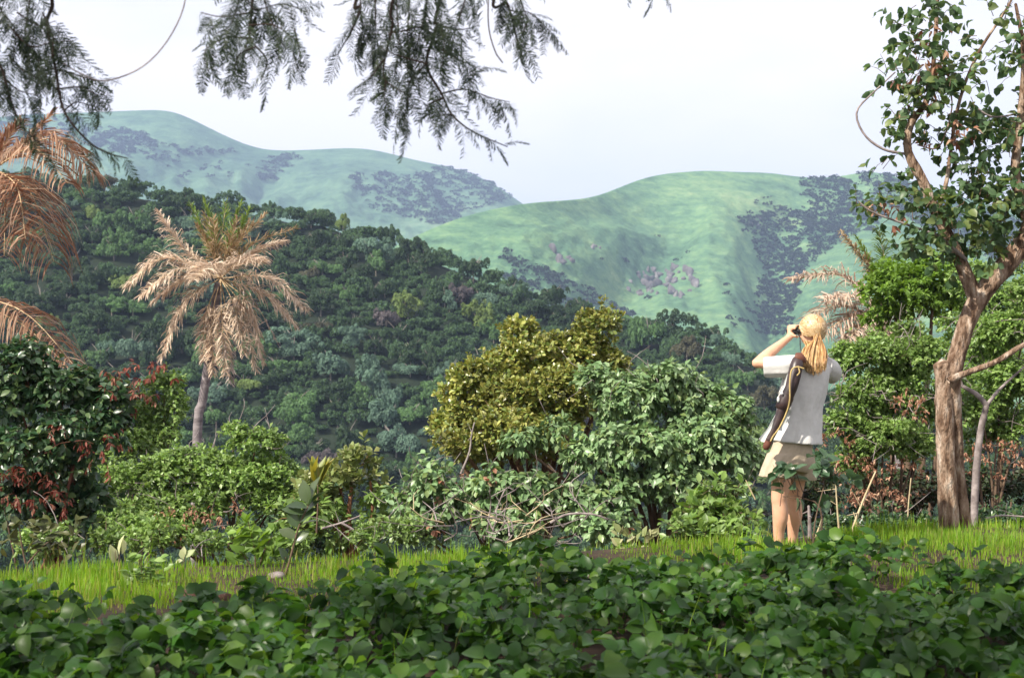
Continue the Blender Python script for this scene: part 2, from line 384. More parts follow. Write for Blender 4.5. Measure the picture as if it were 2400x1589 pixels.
# ---- forest on the near slope
FCOL = {
 'dark green': [(0.030, 0.062, 0.026), (0.040, 0.080, 0.032), (0.052, 0.090, 0.042)],
 'mid green': [(0.056, 0.112, 0.036), (0.070, 0.135, 0.044), (0.062, 0.115, 0.048)],
 'blue-green': [(0.072, 0.125, 0.088), (0.090, 0.150, 0.105), (0.078, 0.132, 0.090)],
 'yellowish green': [(0.090, 0.135, 0.035), (0.115, 0.165, 0.045), (0.10, 0.14, 0.045)],
 'olive brown': [(0.085, 0.085, 0.050), (0.105, 0.10, 0.058), (0.075, 0.080, 0.045)],
 'purplish grey': [(0.11, 0.095, 0.10), (0.14, 0.12, 0.125), (0.095, 0.085, 0.085)]}
_fm = {'dark green': .85, 'mid green': 1.3, 'blue-green': 1.2, 'yellowish green': 1.3, 'olive brown': .95, 'purplish grey': .9}
for _k in FCOL: FCOL[_k] = [tuple(_fm[_k] * q for q in c) for c in FCOL[_k]]
FMAT = {k: leafmat('forest_' + k.replace(' ', '_').replace('-', '_'), v, trans=0.22, rough=0.6, spec=0.2, nscale=.25) for k, v in FCOL.items()}
mat_bark_far = noisemat('pale_forest_bark', [(0.16, 0.14, 0.12), (0.30, 0.27, 0.24)], scale=2.0, rough=0.9)
crown_src = []
for k in range(14):
    r = np.random.default_rng(100 + k); flat = [0.62, 0.8, 0.95, 0.7][k % 4]; lob = []
    sub = [(r.normal(0, .38), r.normal(0, .38), r.uniform(.35, .75)) for _ in range(3 + k % 4)]      # a crown is a few uneven masses
    for j in range(30 + 4 * (k % 4)):
        cx, cy, cz = sub[r.integers(len(sub))]; a = r.random() * 6.28; e = math.asin(r.uniform(-.1, 1)); q = r.uniform(.28, .5)
        lob.append(((cx + q * math.cos(a) * math.cos(e), cy + q * math.sin(a) * math.cos(e), flat * (cz + .75 * q * math.sin(e) + .1)), r.uniform(.09, .22)))
    for j in range(4): lob.append(((r.normal(0, .3), r.normal(0, .3), 0.30), 0.36))
    P, N = quad_puff(4600, r, lob)
    v, q = quads_at(P, N, 0.034 + 0.034 * r.random(len(P)), r, 0.42); crown_src.append((v, q))
mat_mixed = leafmat('forest_mixed', FCOL['dark green'] + FCOL['mid green'] + FCOL['dark green'] + FCOL['blue-green'][:1], trans=0.22, rough=0.6, spec=0.2, nscale=.25)
crown_me = [mesh_np('crown', v, [q], mat_mixed) for v, q in crown_src]
trunk_me = []
for k in range(4):
    r = np.random.default_rng(130 + k); mb = MB()
    mb.tube([[0, 0, -0.6], [0, 0, 0.2], [.03, .02, .55]], [.05, .04, .03], 6)
    for j in range(5):
        a = r.random() * 6.28; mb.tube([[0.02, 0.01, .3 + .05 * j], [.25 * math.cos(a), .25 * math.sin(a), .55 + .05 * j], [.5 * math.cos(a), .5 * math.sin(a), .7 + .06 * j]], [.025, .015, .006], 5)
    trunk_me.append(mb.mesh('trunk', mat_bark_far))
frng = np.random.default_rng(21)
cand = []
grid = {}
def try_tree(px, D, rad):
    x = (px - CX) / F * D
    gx, gy = int(x // 7), int(D // 7)
    for i in (-1, 0, 1):
        for j in (-1, 0, 1):
            for (a, b, r_) in grid.get((gx + i, gy + j), ()):
                if math.hypot(a - x, b - D) < 0.52 * (r_ + rad): return
    grid.setdefault((gx, gy), []).append((x, D, rad)); cand.append((px, x, D, rad))
for (px, D, rad) in [(775, 262, 4.0), (872, 256, 4.6), (905, 285, 3.2), (1080, 300, 3.4), (1165, 292, 3.2), (770, 232, 3.6)]: try_tree(px, D, rad)
for _ in range(33000):
    px = frng.uniform(-500, 3000); dmax = forest_dist(px)
    try_tree(px, frng.uniform(FOOT_D - 60, dmax + 14), frng.choice([1.2, 1.7, 2.3, 3.1, 4.0], p=[.2, .24, .24, .19, .13]))
# forest tree list: apparent place decides kind of tree and who is an individual
trees = []
fz = {}
for i, (px, x, D, rad) in enumerate(cand):
    z = float(terr_z(x, D)); hgt = rad * frng.choice([1.15, 1.4, 1.65, 1.9, 2.3], p=[.22, .3, .26, .16, .06])
    py = HY - (z + hgt - CAMZ) / D * F
    n = mnoise.noise(Vector((x / 22, D / 14, 3))) + 0.55 * frng.normal()
    kind = 'dark green' if n < -0.05 else 'mid green' if n < 0.36 else 'blue-green' if n < 0.68 else 'yellowish green' if n < 0.85 else 'olive brown' if n < 1.35 else 'purplish grey'
    if i < 2: kind = 'blue-green'
    if i in (2, 3, 5): kind = 'purplish grey'
    vis = 0 <= px <= 1950 and py < 1180
    trees.append([i, px, py, x, D, z, rad, hgt, kind, vis])
# visible share: paint crowns front to back on a coarse screen
W, H_ = 240, 160
own = np.full((H_, W), -1); 
for tr in sorted(trees, key=lambda t: -t[4]):
    i, px, py, x, D, z, rad, hgt, kind, vis = tr
    rp_ = rad / D * F / 10; cy = (py + rad / D * F * 0.8) / 10; cx = px / 10
    y0, y1 = int(cy - rp_), int(cy + rp_) + 1; x0, x1 = int(cx - rp_), int(cx + rp_) + 1
    if y1 > 0 and x1 > 0 and y0 < H_ and x0 < W:
        yy, xx = np.mgrid[max(y0, 0):min(y1, H_), max(x0, 0):min(x1, W)]
        if yy.size: own[yy[(yy - cy) ** 2 + (xx - cx) ** 2 <= rp_ ** 2], xx[(yy - cy) ** 2 + (xx - cx) ** 2 <= rp_ ** 2]] = i
mask_front = np.zeros((H_, W), bool)
cnt = np.bincount(own[own >= 0].ravel(), minlength=len(cand))
order = sorted([t for t in trees if t[9] and cnt[t[0]] >= 6], key=lambda t: -cnt[t[0]])[:290]
indiv = {t[0] for t in order}
def where(px, py, rad):
    rid = float(ip(px, FR)); f = (py - rid) / (1120 - rid)
    v = 'on the crest of' if py < rid + 30 else 'high on' if f < .33 else 'halfway up' if f < .62 else 'low on'
    h = 'behind the rust palm' if px < 230 else 'left of the dry palm' if px < 400 else 'behind the dry palm' if px < 640 else 'just right of the dry palm' if px < 830 else 'well right of the dry palm' if px < 1050 else 'above the olive-yellow tree' if px < 1440 else 'above the drooping-leaf shrub' if px < 1720 else 'close to the woman'
    z = 'large ' if rad > 2.7 else 'small ' if rad < 1.5 else ''
    return z, v, h
names = {}
for t_ in trees:
    if t_[0] in indiv:
        z_, v_, h_ = where(t_[1], t_[2], t_[6]); names.setdefault((z_, t_[8], v_, h_), []).append((t_[1], t_[0]))
tree_label = {}
for (z_, k_, v_, h_), lst in names.items():
    lst.sort(); pre = {1: [''], 2: ['left-hand ', 'right-hand '], 3: ['left-hand ', 'middle ', 'right-hand ']}.get(len(lst), [''] * len(lst))
    for p_, (_, i_) in zip(pre, lst): q_ = f'{p_}{z_}{k_} tree {v_} the wooded slope, {h_}'; tree_label[i_] = q_ if len(q_.split()) <= 16 else q_.replace('large ', '').replace('small ', '')
special = {0: 'left of two pale blue-green domed trees on the wooded slope', 1: 'large pale blue-green domed tree, right of the pair on the wooded slope',
           5: 'purplish bare-looking tree low on the slope, right of the dry palm'}
seen_special = []
rest_V = []; rest_Q = []
for (i, px, py, x, D, z, rad, hgt, kind, vis) in trees:
    k = int(frng.integers(14)); a = frng.random() * 6.28; hs = hgt / 1.15
    if i in indiv or i in special:
        t = empty('forest_tree', (x, D, z), special.get(i) or tree_label[i], 'tree', f'{kind} trees of the forest' )
        t.rotation_euler.z = a; t.scale = (rad * frng.uniform(.85, 1.15), rad * frng.uniform(.85, 1.15), hs)
        cw = link('crown', crown_me[k], t); cw.material_slots[0].link = 'OBJECT'; cw.material_slots[0].material = FMAT[kind]; link('trunk', trunk_me[k % 4], t)
    elif cnt[i] > 0 or px < 0 or px > 1950:
        rest_V.append((x, D, z)); rest_Q.append((k, a, rad, hs))
print('forest trees', len(cand), 'individual', len(indiv), 'rest', len(rest_V))
# the small trees in between read as one mass: one object, crowns set on points
srcc = bpy.data.collections.new('forest_crowns')
for me in crown_me: srcc.objects.link(bpy.data.objects.new('forest_crown', me))
fme = bpy.data.meshes.new('forest'); fme.from_pydata(rest_V, [], [])
A_ = np.array(rest_Q)
fme.attributes.new('pick', 'INT', 'POINT').data.foreach_set('value', A_[:, 0].astype(np.int32))
fme.attributes.new('turn', 'FLOAT_VECTOR', 'POINT').data.foreach_set('vector', np.stack([0 * A_[:, 1], 0 * A_[:, 1], A_[:, 1]], 1).astype(np.float32).ravel())
fme.attributes.new('size', 'FLOAT_VECTOR', 'POINT').data.foreach_set('vector', np.stack([A_[:, 2], A_[:, 2], A_[:, 3]], 1).astype(np.float32).ravel())
ng = bpy.data.node_groups.new('forest_crowns', 'GeometryNodeTree')
ng.interface.new_socket('Geometry', in_out='INPUT', socket_type='NodeSocketGeometry'); ng.interface.new_socket('Geometry', in_out='OUTPUT', socket_type='NodeSocketGeometry')
gi = ng.nodes.new('NodeGroupInput'); go = ng.nodes.new('NodeGroupOutput'); ip_ = ng.nodes.new('GeometryNodeInstanceOnPoints'); ci = ng.nodes.new('GeometryNodeCollectionInfo')
ci.inputs['Collection'].default_value = srcc; ci.inputs['Separate Children'].default_value = True; ci.inputs['Reset Children'].default_value = True
ip_.inputs['Pick Instance'].default_value = True
def nattr(nm, ty):
    n = ng.nodes.new('GeometryNodeInputNamedAttribute'); n.data_type = ty; n.inputs['Name'].default_value = nm; return [o for o in n.outputs if o.enabled and o.name == 'Attribute'][0]
er = ng.nodes.new('FunctionNodeEulerToRotation'); ng.links.new(nattr('turn', 'FLOAT_VECTOR'), er.inputs[0])
ng.links.new(gi.outputs[0], ip_.inputs['Points']); ng.links.new(ci.outputs[0], ip_.inputs['Instance']); ng.links.new(nattr('pick', 'INT'), ip_.inputs['Instance Index'])
ng.links.new(er.outputs[0], ip_.inputs['Rotation']); ng.links.new(nattr('size', 'FLOAT_VECTOR'), ip_.inputs['Scale']); ng.links.new(ip_.outputs[0], go.inputs[0])
o = link('forest', fme); md = o.modifiers.new('crowns', 'NODES'); md.node_group = ng
tag(o, 'dense dark green forest filling in between the trees of the slope', 'forest', kind='stuff')
# ------------------------------------------------------------------ plants: shared tools
def leaf_tpl(st, fold=0.25, curl=0.15, wave=0.0):
    """st: (t, half width) along the leaf; x length, y width, z normal"""
    V = []
    for t, w in st:
        z = -curl * t * t
        V += [(t, -w, z + fold * w), (t, 0, z), (t, w, z + fold * w)]
    Q = []
    for i in range(len(st) - 1):
        a = 3 * i; Q += [(a, a + 1, a + 4, a + 3), (a + 1, a + 2, a + 5, a + 4)]
    return np.array(V, float), np.array(Q)
T_TINY = (np.array([(0, 0, 0), (.42, -.32, .06), (1, 0, -.12), (.42, .32, .06), (.48, 0, -.05)], float), np.array([(0, 1, 2, 4), (0, 4, 2, 3)]))
T_SMALL = leaf_tpl([(0, .03), (.45, .30), (1, .02)])
T_OVAL = leaf_tpl([(0, .04), (.3, .27), (.65, .29), (1, .03)], 0.3, 0.2)
T_OBOV = leaf_tpl([(0, .04), (.68, .33), (1, .10)], 0.25, 0.1)
T_OVAL2 = leaf_tpl([(0, .04), (.48, .31), (1, .03)], 0.3, 0.2)
T_LANCE = leaf_tpl([(0, .03), (.3, .17), (.65, .15), (1, .01)], 0.35, 0.35)
T_ROUND = leaf_tpl([(0, .16), (.3, .42), (.72, .35), (1, .03)], 0.36, 0.3)
T_HEART = leaf_tpl([(-.06, .22), (.24, .45), (.68, .36), (1.0, .03)], 0.38, 0.34)
def place(tpl, P, X, N, s):
    tv, tq = tpl; X = nrm(X); Y = nrm(np.cross(N, X)); Z = np.cross(X, Y)
    s = np.broadcast_to(s, (len(P),))[:, None, None]
    V = P[:, None] + s * (tv[None, :, 0:1] * X[:, None] + tv[None, :, 1:2] * Y[:, None] + tv[None, :, 2:3] * Z[:, None])
    Q = (np.arange(len(P)) * len(tv))[:, None, None] + tq[None]
    return V.reshape(-1, 3), Q.reshape(-1, 4)
def leaf_objs(name, tpl, mat, P, X, N, s, base, parent):
    me = mesh_np(name, tpl[0], [tpl[1]], mat, True)
    X = nrm(X); Y = nrm(np.cross(N, X)); Z = np.cross(X, Y); s = np.broadcast_to(s, (len(P),))
    for i in range(len(P)):
        m = Matrix(((X[i, 0], Y[i, 0], Z[i, 0]), (X[i, 1], Y[i, 1], Z[i, 1]), (X[i, 2], Y[i, 2], Z[i, 2])))
        o = bpy.data.objects.new(name, me); COL.objects.link(o); o.parent = parent
        o.location = P[i] - base; o.rotation_euler = m.to_euler(); o.scale = (s[i],) * 3
def front_pick(P, s, n, cell=11.0, margin=0):
    """the leaves one sees first: front-most in each small screen cell, largest first"""
    sc = proj(P); ok = (sc[:, 0] > -margin) & (sc[:, 0] < 2400 + margin) & (sc[:, 1] > -margin) & (sc[:, 1] < 1589 + margin)
    key = (sc[:, 0] // cell).astype(int) * 10000 + (sc[:, 1] // cell).astype(int)
    o = np.lexsort((P[:, 1], key)); first = np.ones(len(o), bool); first[1:] = key[o][1:] != key[o][:-1]
    idx = o[first]; idx = idx[ok[idx]]
    app = np.broadcast_to(s, (len(P),))[idx] / P[idx, 1]
    return idx[np.argsort(-app)][:n]
def B(px, py, rx, ry, D, rd=None):
    k = D / F; return (at(px, py, D), np.array([rx * k, rd if rd else 0.8 * rx * k, ry * k]))
def clumps(blobs, per, rng, f=(.30, .48), keep=.62):
    out_ = []
    for c, r in blobs:
        m = max(3, int(round(per * (r[0] * r[2] / .12) ** .5)))
        for _ in range(m):
            u = nrm(rng.standard_normal(3) + np.array([0, -.35, .25])); q = rng.uniform(*f)
            out_.append((c + u * r * rng.uniform(.5, .72), r * q * np.array([1.05, 1.05, .8])))
        if keep: out_.append((c, r * keep))
    return out_
def blob_points(blobs, n, rng, deep=0.7, lump=0.22, seed=0.0, lo=0.62):
    c = np.array([b[0] for b in blobs]); r = np.array([b[1] for b in blobs])
    w = (r[:, 0] * r[:, 2] + r[:, 0] * r[:, 1]); k = rng.choice(len(blobs), n, p=w / w.sum())
    u = nrm(rng.standard_normal((n, 3)))
    q = u * 2.2 + c[k] * 1.7 + seed
    lum = np.fromiter((mnoise.noise(Vector(a)) for a in q), float, n)
    f = (1 + lump * 1.6 * lum) * (1 - (1 - lo) * rng.random(n) ** 1.8)
    P = c[k] + u * r[k] * f[:, None]; N = nrm(u / r[k])
    keep = np.ones(n, bool)
    for ci, ri in zip(c, r): keep &= (((P - ci) / ri) ** 2).sum(1) > deep ** 2 * 0.9
    keep &= (N[:, 2] > -.25) | (rng.random(n) < .35)
    keep &= P[:, 2] > terr_z(P[:, 0], P[:, 1]) + 0.03
    return P[keep], N[keep]
def twig_leaves(P, N, k, L, rng, up=0.35, droop=0.35, spread=0.9, jit=0.5, size=(0.8, 1.25), face_up=0.8):
    """k leaves around each twig end"""
    n = len(P); A = nrm(N * 0.8 + np.array([0, 0, up]) + jit * rng.standard_normal((n, 3)))
    t = rng.random((n, k)) ** 0.8
    pos = P[:, None] + A[:, None] * (t * L * 1.6)[..., None]
    rad = nrm(np.cross(A[:, None], rng.standard_normal((n, k, 3))))
    X = nrm(rad * spread + A[:, None] * (0.25 + 0.7 * t)[..., None] - np.array([0, 0, 1.0]) * droop + 0.25 * rng.standard_normal((n, k, 3)))
    Nn = nrm(np.array([0, 0, 1.0]) * face_up + 0.35 * N[:, None] + A[:, None] * 0.3 + 0.45 * rng.standard_normal((n, k, 3)))
    s = L * rng.uniform(size[0], size[1], (n, k))
    tw = np.stack([P - A * L * 0.8, P + A * L * 1.6], 1)
    return pos.reshape(-1, 3), X.reshape(-1, 3), Nn.reshape(-1, 3), s.ravel(), tw
def twigs(mb, tw, r=0.004):
    for a, b in tw:
        mid = (a + b) / 2 + np.array([0, 0, 0.1]) * np.linalg.norm(b - a); mb.tube([a, mid, b], [r, r * .8, r * .4], 3, cap=False)
M_twig = noisemat('twig_bark', [(0.07, 0.045, 0.03), (0.16, 0.11, 0.075)], scale=14, rough=0.9)
M_bark = noisemat('brown_bark', [(0.05, 0.03, 0.02), (0.15, 0.09, 0.055), (0.30, 0.20, 0.13)], scale=9, rough=0.95, bump=1.0, bscale=26, stretch=(1, 1, .35))
def plant(name, label, cat, blobs, sets, rng, core=.62, base=None, stems=None, bark=None, group=None, stem_r=0.02, ntw=200, indiv=300, seed=0.0, nbranch=14, bare=0):
    """sets: dicts n,k,L,tpl,mat,(kw of twig_leaves),name,indiv"""
    c = np.mean([b[0] for b in blobs], 0)
    if base is None: base = np.array([c[0], c[1], 0.0]); base[2] = terr_z(base[0], base[1])
    base = np.asarray(base, float)
    root = empty(name, base, label, cat, group)
    mb = MB(); tw_all = []
    for si, sd in enumerate(sets):
        bl = [(c_, r_ * np.array([.93, .93, .88])) for c_, r_ in sd.get('blobs', blobs)]
        if 'blobs' not in sd: bl = clumps(bl, sd.get('per', 7), rng, keep=core)
        P, N = blob_points(bl, sd['n'], rng, sd.get('deep', 0.7), sd.get('lump', 0.22), seed, sd.get('lo', 0.62))
        far = rng.random(len(P)) < .05; P = P + N * np.where(far, rng.uniform(.03, .14, len(P)), 0)[:, None]
        pos, X, Nn, s, tw = twig_leaves(P, N, sd['k'], sd['L'], rng, **sd.get('kw', {}))
        tw_all.append(tw)
        ni = min(sd.get('indiv', indiv), 300)
        sel = front_pick(pos, s, ni) if ni else np.array([], int)
        nm = sd.get('name', 'leaf')
        if len(sel): leaf_objs(nm, sd['tpl'], sd['mat'], pos[sel], X[sel], Nn[sel], s[sel], base, root)
        m = np.ones(len(pos), bool); m[sel] = False
        V, Q = place(sd['tpl'], pos[m], X[m], Nn[m], s[m])
        o = link('foliage' if nm == 'leaf' else 'withered_foliage', mesh_np('foliage', V - base, [Q], sd['mat'], True), root); o['kind'] = 'stuff'
    tw = np.vstack(tw_all); tw = tw[rng.choice(len(tw), min(ntw, len(tw)), replace=False)]
    # boughs from the base into the crown
    if stems is None:
        cs = [b[0] for b in blobs]; cs = [cs[i] for i in rng.permutation(len(cs))[:nbranch]]
        stems = []
        for e in cs:
            mid = base * 0.55 + e * 0.45 + rng.normal(0, 0.08, 3); stems.append((smooth_line([base + rng.normal(0, .06, 3) * [1, 1, 0] - [0, 0, .1], mid, e], 9), stem_r))
    for pts, r in stems:
        b = MB(); n = len(pts); b.tube(np.asarray(pts) - base, np.linspace(r, r * 0.35, n), 7, rough=.06, rng=rng); b.build('branch', bark or M_twig, root)
    if bare:
        bt = MB(); P, N = blob_points(blobs, bare * 3, rng, .55, .1, seed, .8)
        for p, q in list(zip(P, N))[:bare]:
            l = rng.uniform(.12, .4); e = p + nrm(q + rng.normal(0, .7, 3) + [0, 0, .3]) * l; m_ = (p + e) / 2 + rng.normal(0, .04, 3)
            bt.tube(smooth_line([p - q * .15, p, m_, e], 7) - base, np.linspace(.0055, .002, 7), 4)
        if bt.n: o = bt.build('bare_twigs', M_dryg, root); o['kind'] = 'stuff'
    twigs(mb, tw - base, 0.0035)
    if mb.n: o = mb.build('twigs', bark or M_twig, root); o['kind'] = 'stuff'
    return root, base

# leaf materials
M_yel = leafmat('olive_yellow_leaf', [(0.119, 0.171, 0.037), (0.171, 0.218, 0.046), (0.225, 0.251, 0.059), (0.278, 0.284, 0.073), (0.159, 0.159, 0.039), (0.251, 0.237, 0.059), (0.396, 0.410, 0.119), (0.146, 0.205, 0.053)], 0.22, 0.3, 0.6)
M_blu = leafmat('blue_green_leaf', [(0.115, 0.203, 0.081), (0.155, 0.256, 0.107), (0.203, 0.310, 0.155), (0.135, 0.222, 0.074), (0.256, 0.365, 0.203), (0.175, 0.242, 0.081)], 0.22, 0.36, 0.42)
M_grn = leafmat('fresh_green_leaf', [(0.108, 0.193, 0.043), (0.154, 0.262, 0.056), (0.210, 0.324, 0.078), (0.093, 0.154, 0.043), (0.262, 0.370, 0.123)], 0.32, 0.4, 0.45)
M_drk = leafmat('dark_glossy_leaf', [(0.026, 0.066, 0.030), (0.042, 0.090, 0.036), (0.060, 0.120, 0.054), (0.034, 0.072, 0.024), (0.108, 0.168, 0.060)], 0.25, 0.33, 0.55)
M_brt = leafmat('bright_green_leaf', [(0.11, 0.20, 0.03), (0.14, 0.25, 0.035), (0.10, 0.18, 0.035), (0.18, 0.30, 0.05)], 0.4, 0.5, 0.35)
M_dead = leafmat('withered_red_leaf', [(0.15, 0.035, 0.022), (0.20, 0.06, 0.04), (0.10, 0.028, 0.02), (0.30, 0.14, 0.09)], 0.25, 0.6, 0.3)
M_brn = leafmat('withered_brown_leaf', [(0.26, 0.12, 0.07), (0.36, 0.19, 0.12), (0.18, 0.075, 0.05), (0.46, 0.30, 0.20)], 0.25, 0.6, 0.3)
M_pale = leafmat('pale_leaf', [(0.42, 0.46, 0.22), (0.5, 0.52, 0.3), (0.34, 0.40, 0.18)], 0.3, 0.5, 0.4)
M_vine = leafmat('vine_leaf', [(0.05, 0.10, 0.04), (0.075, 0.135, 0.055), (0.10, 0.17, 0.08), (0.06, 0.11, 0.04), (0.15, 0.20, 0.06)], 0.42, 0.42, 0.45)
M_dryg = noisemat('grey_dead_wood', [(0.10, 0.08, 0.075), (0.22, 0.185, 0.18), (0.38, 0.33, 0.32)], scale=10, rough=0.9)
M_cane = noisemat('dry_cane', [(0.36, 0.28, 0.16), (0.55, 0.46, 0.30)], scale=12, rough=0.8)

prng = np.random.default_rng(33)
# the olive-yellow tree in the middle
D1 = 14.6
plant('leathery_tree', 'olive-yellow leafed small tree, tallest in the middle of the picture', 'tree',
      [B(1400, 775, 72, 55, D1), B(1345, 850, 120, 78, D1), B(1235, 800, 58, 52, D1), B(1195, 862, 82, 58, D1 - .2), B(1112, 888, 62, 52, D1 - .2), B(1100, 960, 85, 62, D1 - .3), B(1210, 955, 100, 80, D1 - .5), B(1330, 945, 115, 90, D1 - .5), B(1430, 870, 62, 60, D1), B(1055, 1010, 62, 50, D1 - .3), B(1150, 1045, 95, 50, D1 - .5), B(1275, 1035, 80, 55, D1 - .6), B(1180, 1010, 90, 50, D1 - 1.0), B(1080, 1045, 70, 40, D1 - .9)],
      [dict(n=7600, k=8, L=0.051, tpl=T_OBOV, mat=M_yel, kw=dict(up=.6, droop=.05, spread=.75, face_up=.6))], prng, base=at(1260, 1300, D1), stem_r=.05, ntw=500, bark=M_bark)
# pale blue-green shrub in front of it
D2 = 13.6
plant('drooping_leaf_shrub', 'pale blue-green shrub with hanging oval leaves before the olive-yellow tree', 'shrub',
      [B(1400, 895, 60, 32, D2), B(1560, 900, 95, 42, D2), B(1480, 945, 120, 50, D2), B(1625, 955, 110, 58, D2), B(1720, 975, 60, 48, D2), B(1650, 1045, 130, 66, D2 - .2), B(1500, 1050, 120, 52, D2 - .3), B(1395, 1075, 90, 45, D2 - .3), B(1730, 1080, 55, 60, D2), B(1215, 1040, 52, 24, D2 - .2), B(1310, 1010, 40, 22, D2 - .2), B(1600, 1140, 120, 45, D2 - .3), B(1460, 1155, 80, 50, D2 - .4), B(1690, 1165, 60, 45, D2 - .2)],
      [dict(n=4800, k=7, L=0.070, tpl=T_OVAL2, mat=M_blu, kw=dict(up=.3, droop=.75, spread=.7, face_up=.55, jit=.4))], prng, base=at(1560, 1310, D2), stem_r=.03, ntw=400, bare=45)
D3 = 13.2
plant('low_shrub', 'low green shrub with hanging leaves behind the pile of dead branches', 'shrub',
      [B(1010, 1130, 52, 45, D3), B(955, 1185, 50, 42, D3), B(1075, 1180, 75, 42, D3), B(1170, 1145, 75, 28, D3 - .1), B(1250, 1175, 75, 50, D3 - .1), B(1345, 1185, 75, 50, D3 - .1), B(1440, 1235, 80, 35, D3 - .3), B(1180, 1240, 90, 25, D3 - .3), B(990, 1245, 70, 25, D3 - .2)],
      [dict(n=1700, k=6, L=0.075, tpl=T_OVAL, mat=M_blu, kw=dict(up=.3, droop=.7, spread=.7, face_up=.5)), dict(n=40, k=5, L=0.065, tpl=T_OVAL, mat=M_brn, name='withered_leaf', indiv=120, kw=dict(droop=.9))], prng, base=at(1150, 1330, D3), ntw=260, bare=50)
# left: dark glossy shrub with red withered leaves
D4 = 12.6
plant('dark_glossy_shrub', 'dark glossy shrub with red withered leaves at the left edge', 'shrub',
      [B(60, 850, 85, 58, D4), B(150, 925, 110, 56, D4), B(45, 945, 90, 60, D4), B(262, 945, 75, 45, D4), B(200, 1005, 105, 52, D4 - .2), B(60, 1055, 95, 60, D4 - .2), B(160, 1090, 80, 55, D4 - .1), B(70, 1160, 80, 55, D4), B(190, 1170, 70, 45, D4), B(150, 1230, 100, 40, D4)],
      [dict(n=2200, k=7, L=0.075, tpl=T_OVAL, mat=M_drk, kw=dict(up=.25, droop=.6, spread=.8, face_up=.6)),
       dict(n=170, k=6, L=0.052, tpl=T_LANCE, mat=M_dead, name='withered_leaf', indiv=220, kw=dict(droop=1.0, up=.1), blobs=[B(330, 880, 85, 30, D4 + .1), B(290, 930, 60, 40, D4 - .1), B(150, 1020, 40, 22, D4 - .45), B(235, 1055, 50, 38, D4 - .5), B(60, 1150, 90, 36, D4 - .45), B(110, 1185, 60, 25, D4 - .4), B(20, 1120, 40, 30, D4 - .5)])],
      prng, base=at(120, 1330, D4), ntw=350, bark=noisemat('reddish_bark', [(0.08, 0.03, 0.02), (0.22, 0.10, 0.07)], scale=10))
# green bush round the palm's foot, and the large fresh green thicket
plant('climber_shrub', 'yellow-green shrub left of the grey palm trunk', 'shrub',
      [B(385, 910, 50, 40, 18.5), B(320, 960, 62, 50, 18.5), B(410, 965, 36, 50, 18.5), B(370, 1020, 70, 50, 18.5), B(300, 1060, 90, 60, 18)],
      [dict(n=2400, k=7, L=0.058, tpl=T_SMALL, mat=M_grn, kw=dict(droop=.4), indiv=150)], prng, ntw=160)
D5 = 15.6
plant('fresh_green_thicket', 'broad fresh green thicket behind the grass, below the dry palm', 'shrub',
      [B(470, 1085, 90, 48, D5), B(600, 1045, 66, 55, D5), B(545, 1020, 36, 30, D5), B(560, 1125, 130, 58, D5), B(395, 1120, 100, 55, D5), B(665, 1120, 62, 58, D5), B(450, 1190, 140, 52, D5 - .3), B(640, 1185, 90, 45, D5 - .2), B(300, 1140, 100, 55, D5), B(250, 1215, 110, 45, D5 - .5), B(350, 1255, 120, 40, D5 - .9)],
      [dict(n=7600, k=7, L=0.052, tpl=T_TINY, mat=M_grn, kw=dict(droop=.35, face_up=.6)), dict(n=70, k=6, L=.042, tpl=T_LANCE, mat=M_brn, name='withered_leaf', indiv=60, kw=dict(droop=.9), blobs=[B(430, 1230, 90, 40, D5 - 1.0), B(520, 1215, 80, 35, D5 - .9)])], prng, base=at(520, 1330, D5), ntw=420, bare=45)
D6 = 14.6
plant('pale_topped_tree', 'small crooked tree with pale yellow-green tufted tops right of the thicket', 'tree',
      [B(835, 1082, 48, 22, D6), B(795, 1125, 60, 24, D6), B(868, 1128, 38, 24, D6), B(735, 1140, 35, 40, D6), B(750, 1190, 60, 36, D6)],
      [dict(n=420, k=8, L=0.075, tpl=T_OBOV, mat=leafmat('pale_tuft_leaf', [(0.16, 0.21, 0.06), (0.22, 0.27, 0.09), (0.12, 0.17, 0.05), (0.3, 0.32, 0.13)], .3, .4, .5), kw=dict(up=.7, droop=0, spread=.7)),
       dict(n=130, k=8, L=.09, tpl=T_SMALL, mat=M_grn, indiv=80, blobs=[B(720, 1215, 70, 40, D6 - .3), B(880, 1190, 40, 40, D6), B(800, 1240, 80, 25, D6)])], prng,
      base=at(815, 1300, D6), bark=noisemat('orange_bark', [(0.10, 0.05, 0.03), (0.32, 0.15, 0.08)], scale=9), stem_r=.035, ntw=80)
# right: thickets behind the trunk
D7 = 13.6
plant('tangled_thicket', 'tangled green thicket between the woman and the thick tree trunk', 'shrub', core=.5, blobs=
      [B(1985, 850, 62, 50, D7), B(2080, 835, 90, 60, D7), B(2010, 925, 80, 58, D7 - .2), B(2110, 925, 90, 68, D7), B(2160, 850, 62, 62, D7), B(1970, 1000, 50, 50, D7 - .2), B(2070, 1020, 105, 55, D7 - .2), B(2150, 1050, 60, 60, D7), B(2000, 1080, 60, 40, D7), B(2180, 950, 50, 60, D7 + .2), B(2120, 780, 50, 30, D7 + .3)], sets=
      [dict(n=7000, k=7, L=0.042, tpl=T_TINY, mat=M_grn, kw=dict(droop=.4, face_up=.55)),
       dict(n=300, k=6, L=.036, tpl=T_LANCE, mat=M_brn, name='withered_leaf', indiv=220, kw=dict(droop=1.0), blobs=[B(1950, 1040, 45, 40, D7 - .5), B(2000, 1110, 60, 40, D7 - .4), B(2100, 1110, 70, 40, D7 - .3), B(2060, 1180, 80, 30, D7 - .3), B(2130, 960, 40, 40, D7 - .6)])], rng=prng, base=at(2080, 1310, D7), ntw=420, bare=110)
D8 = 14.0
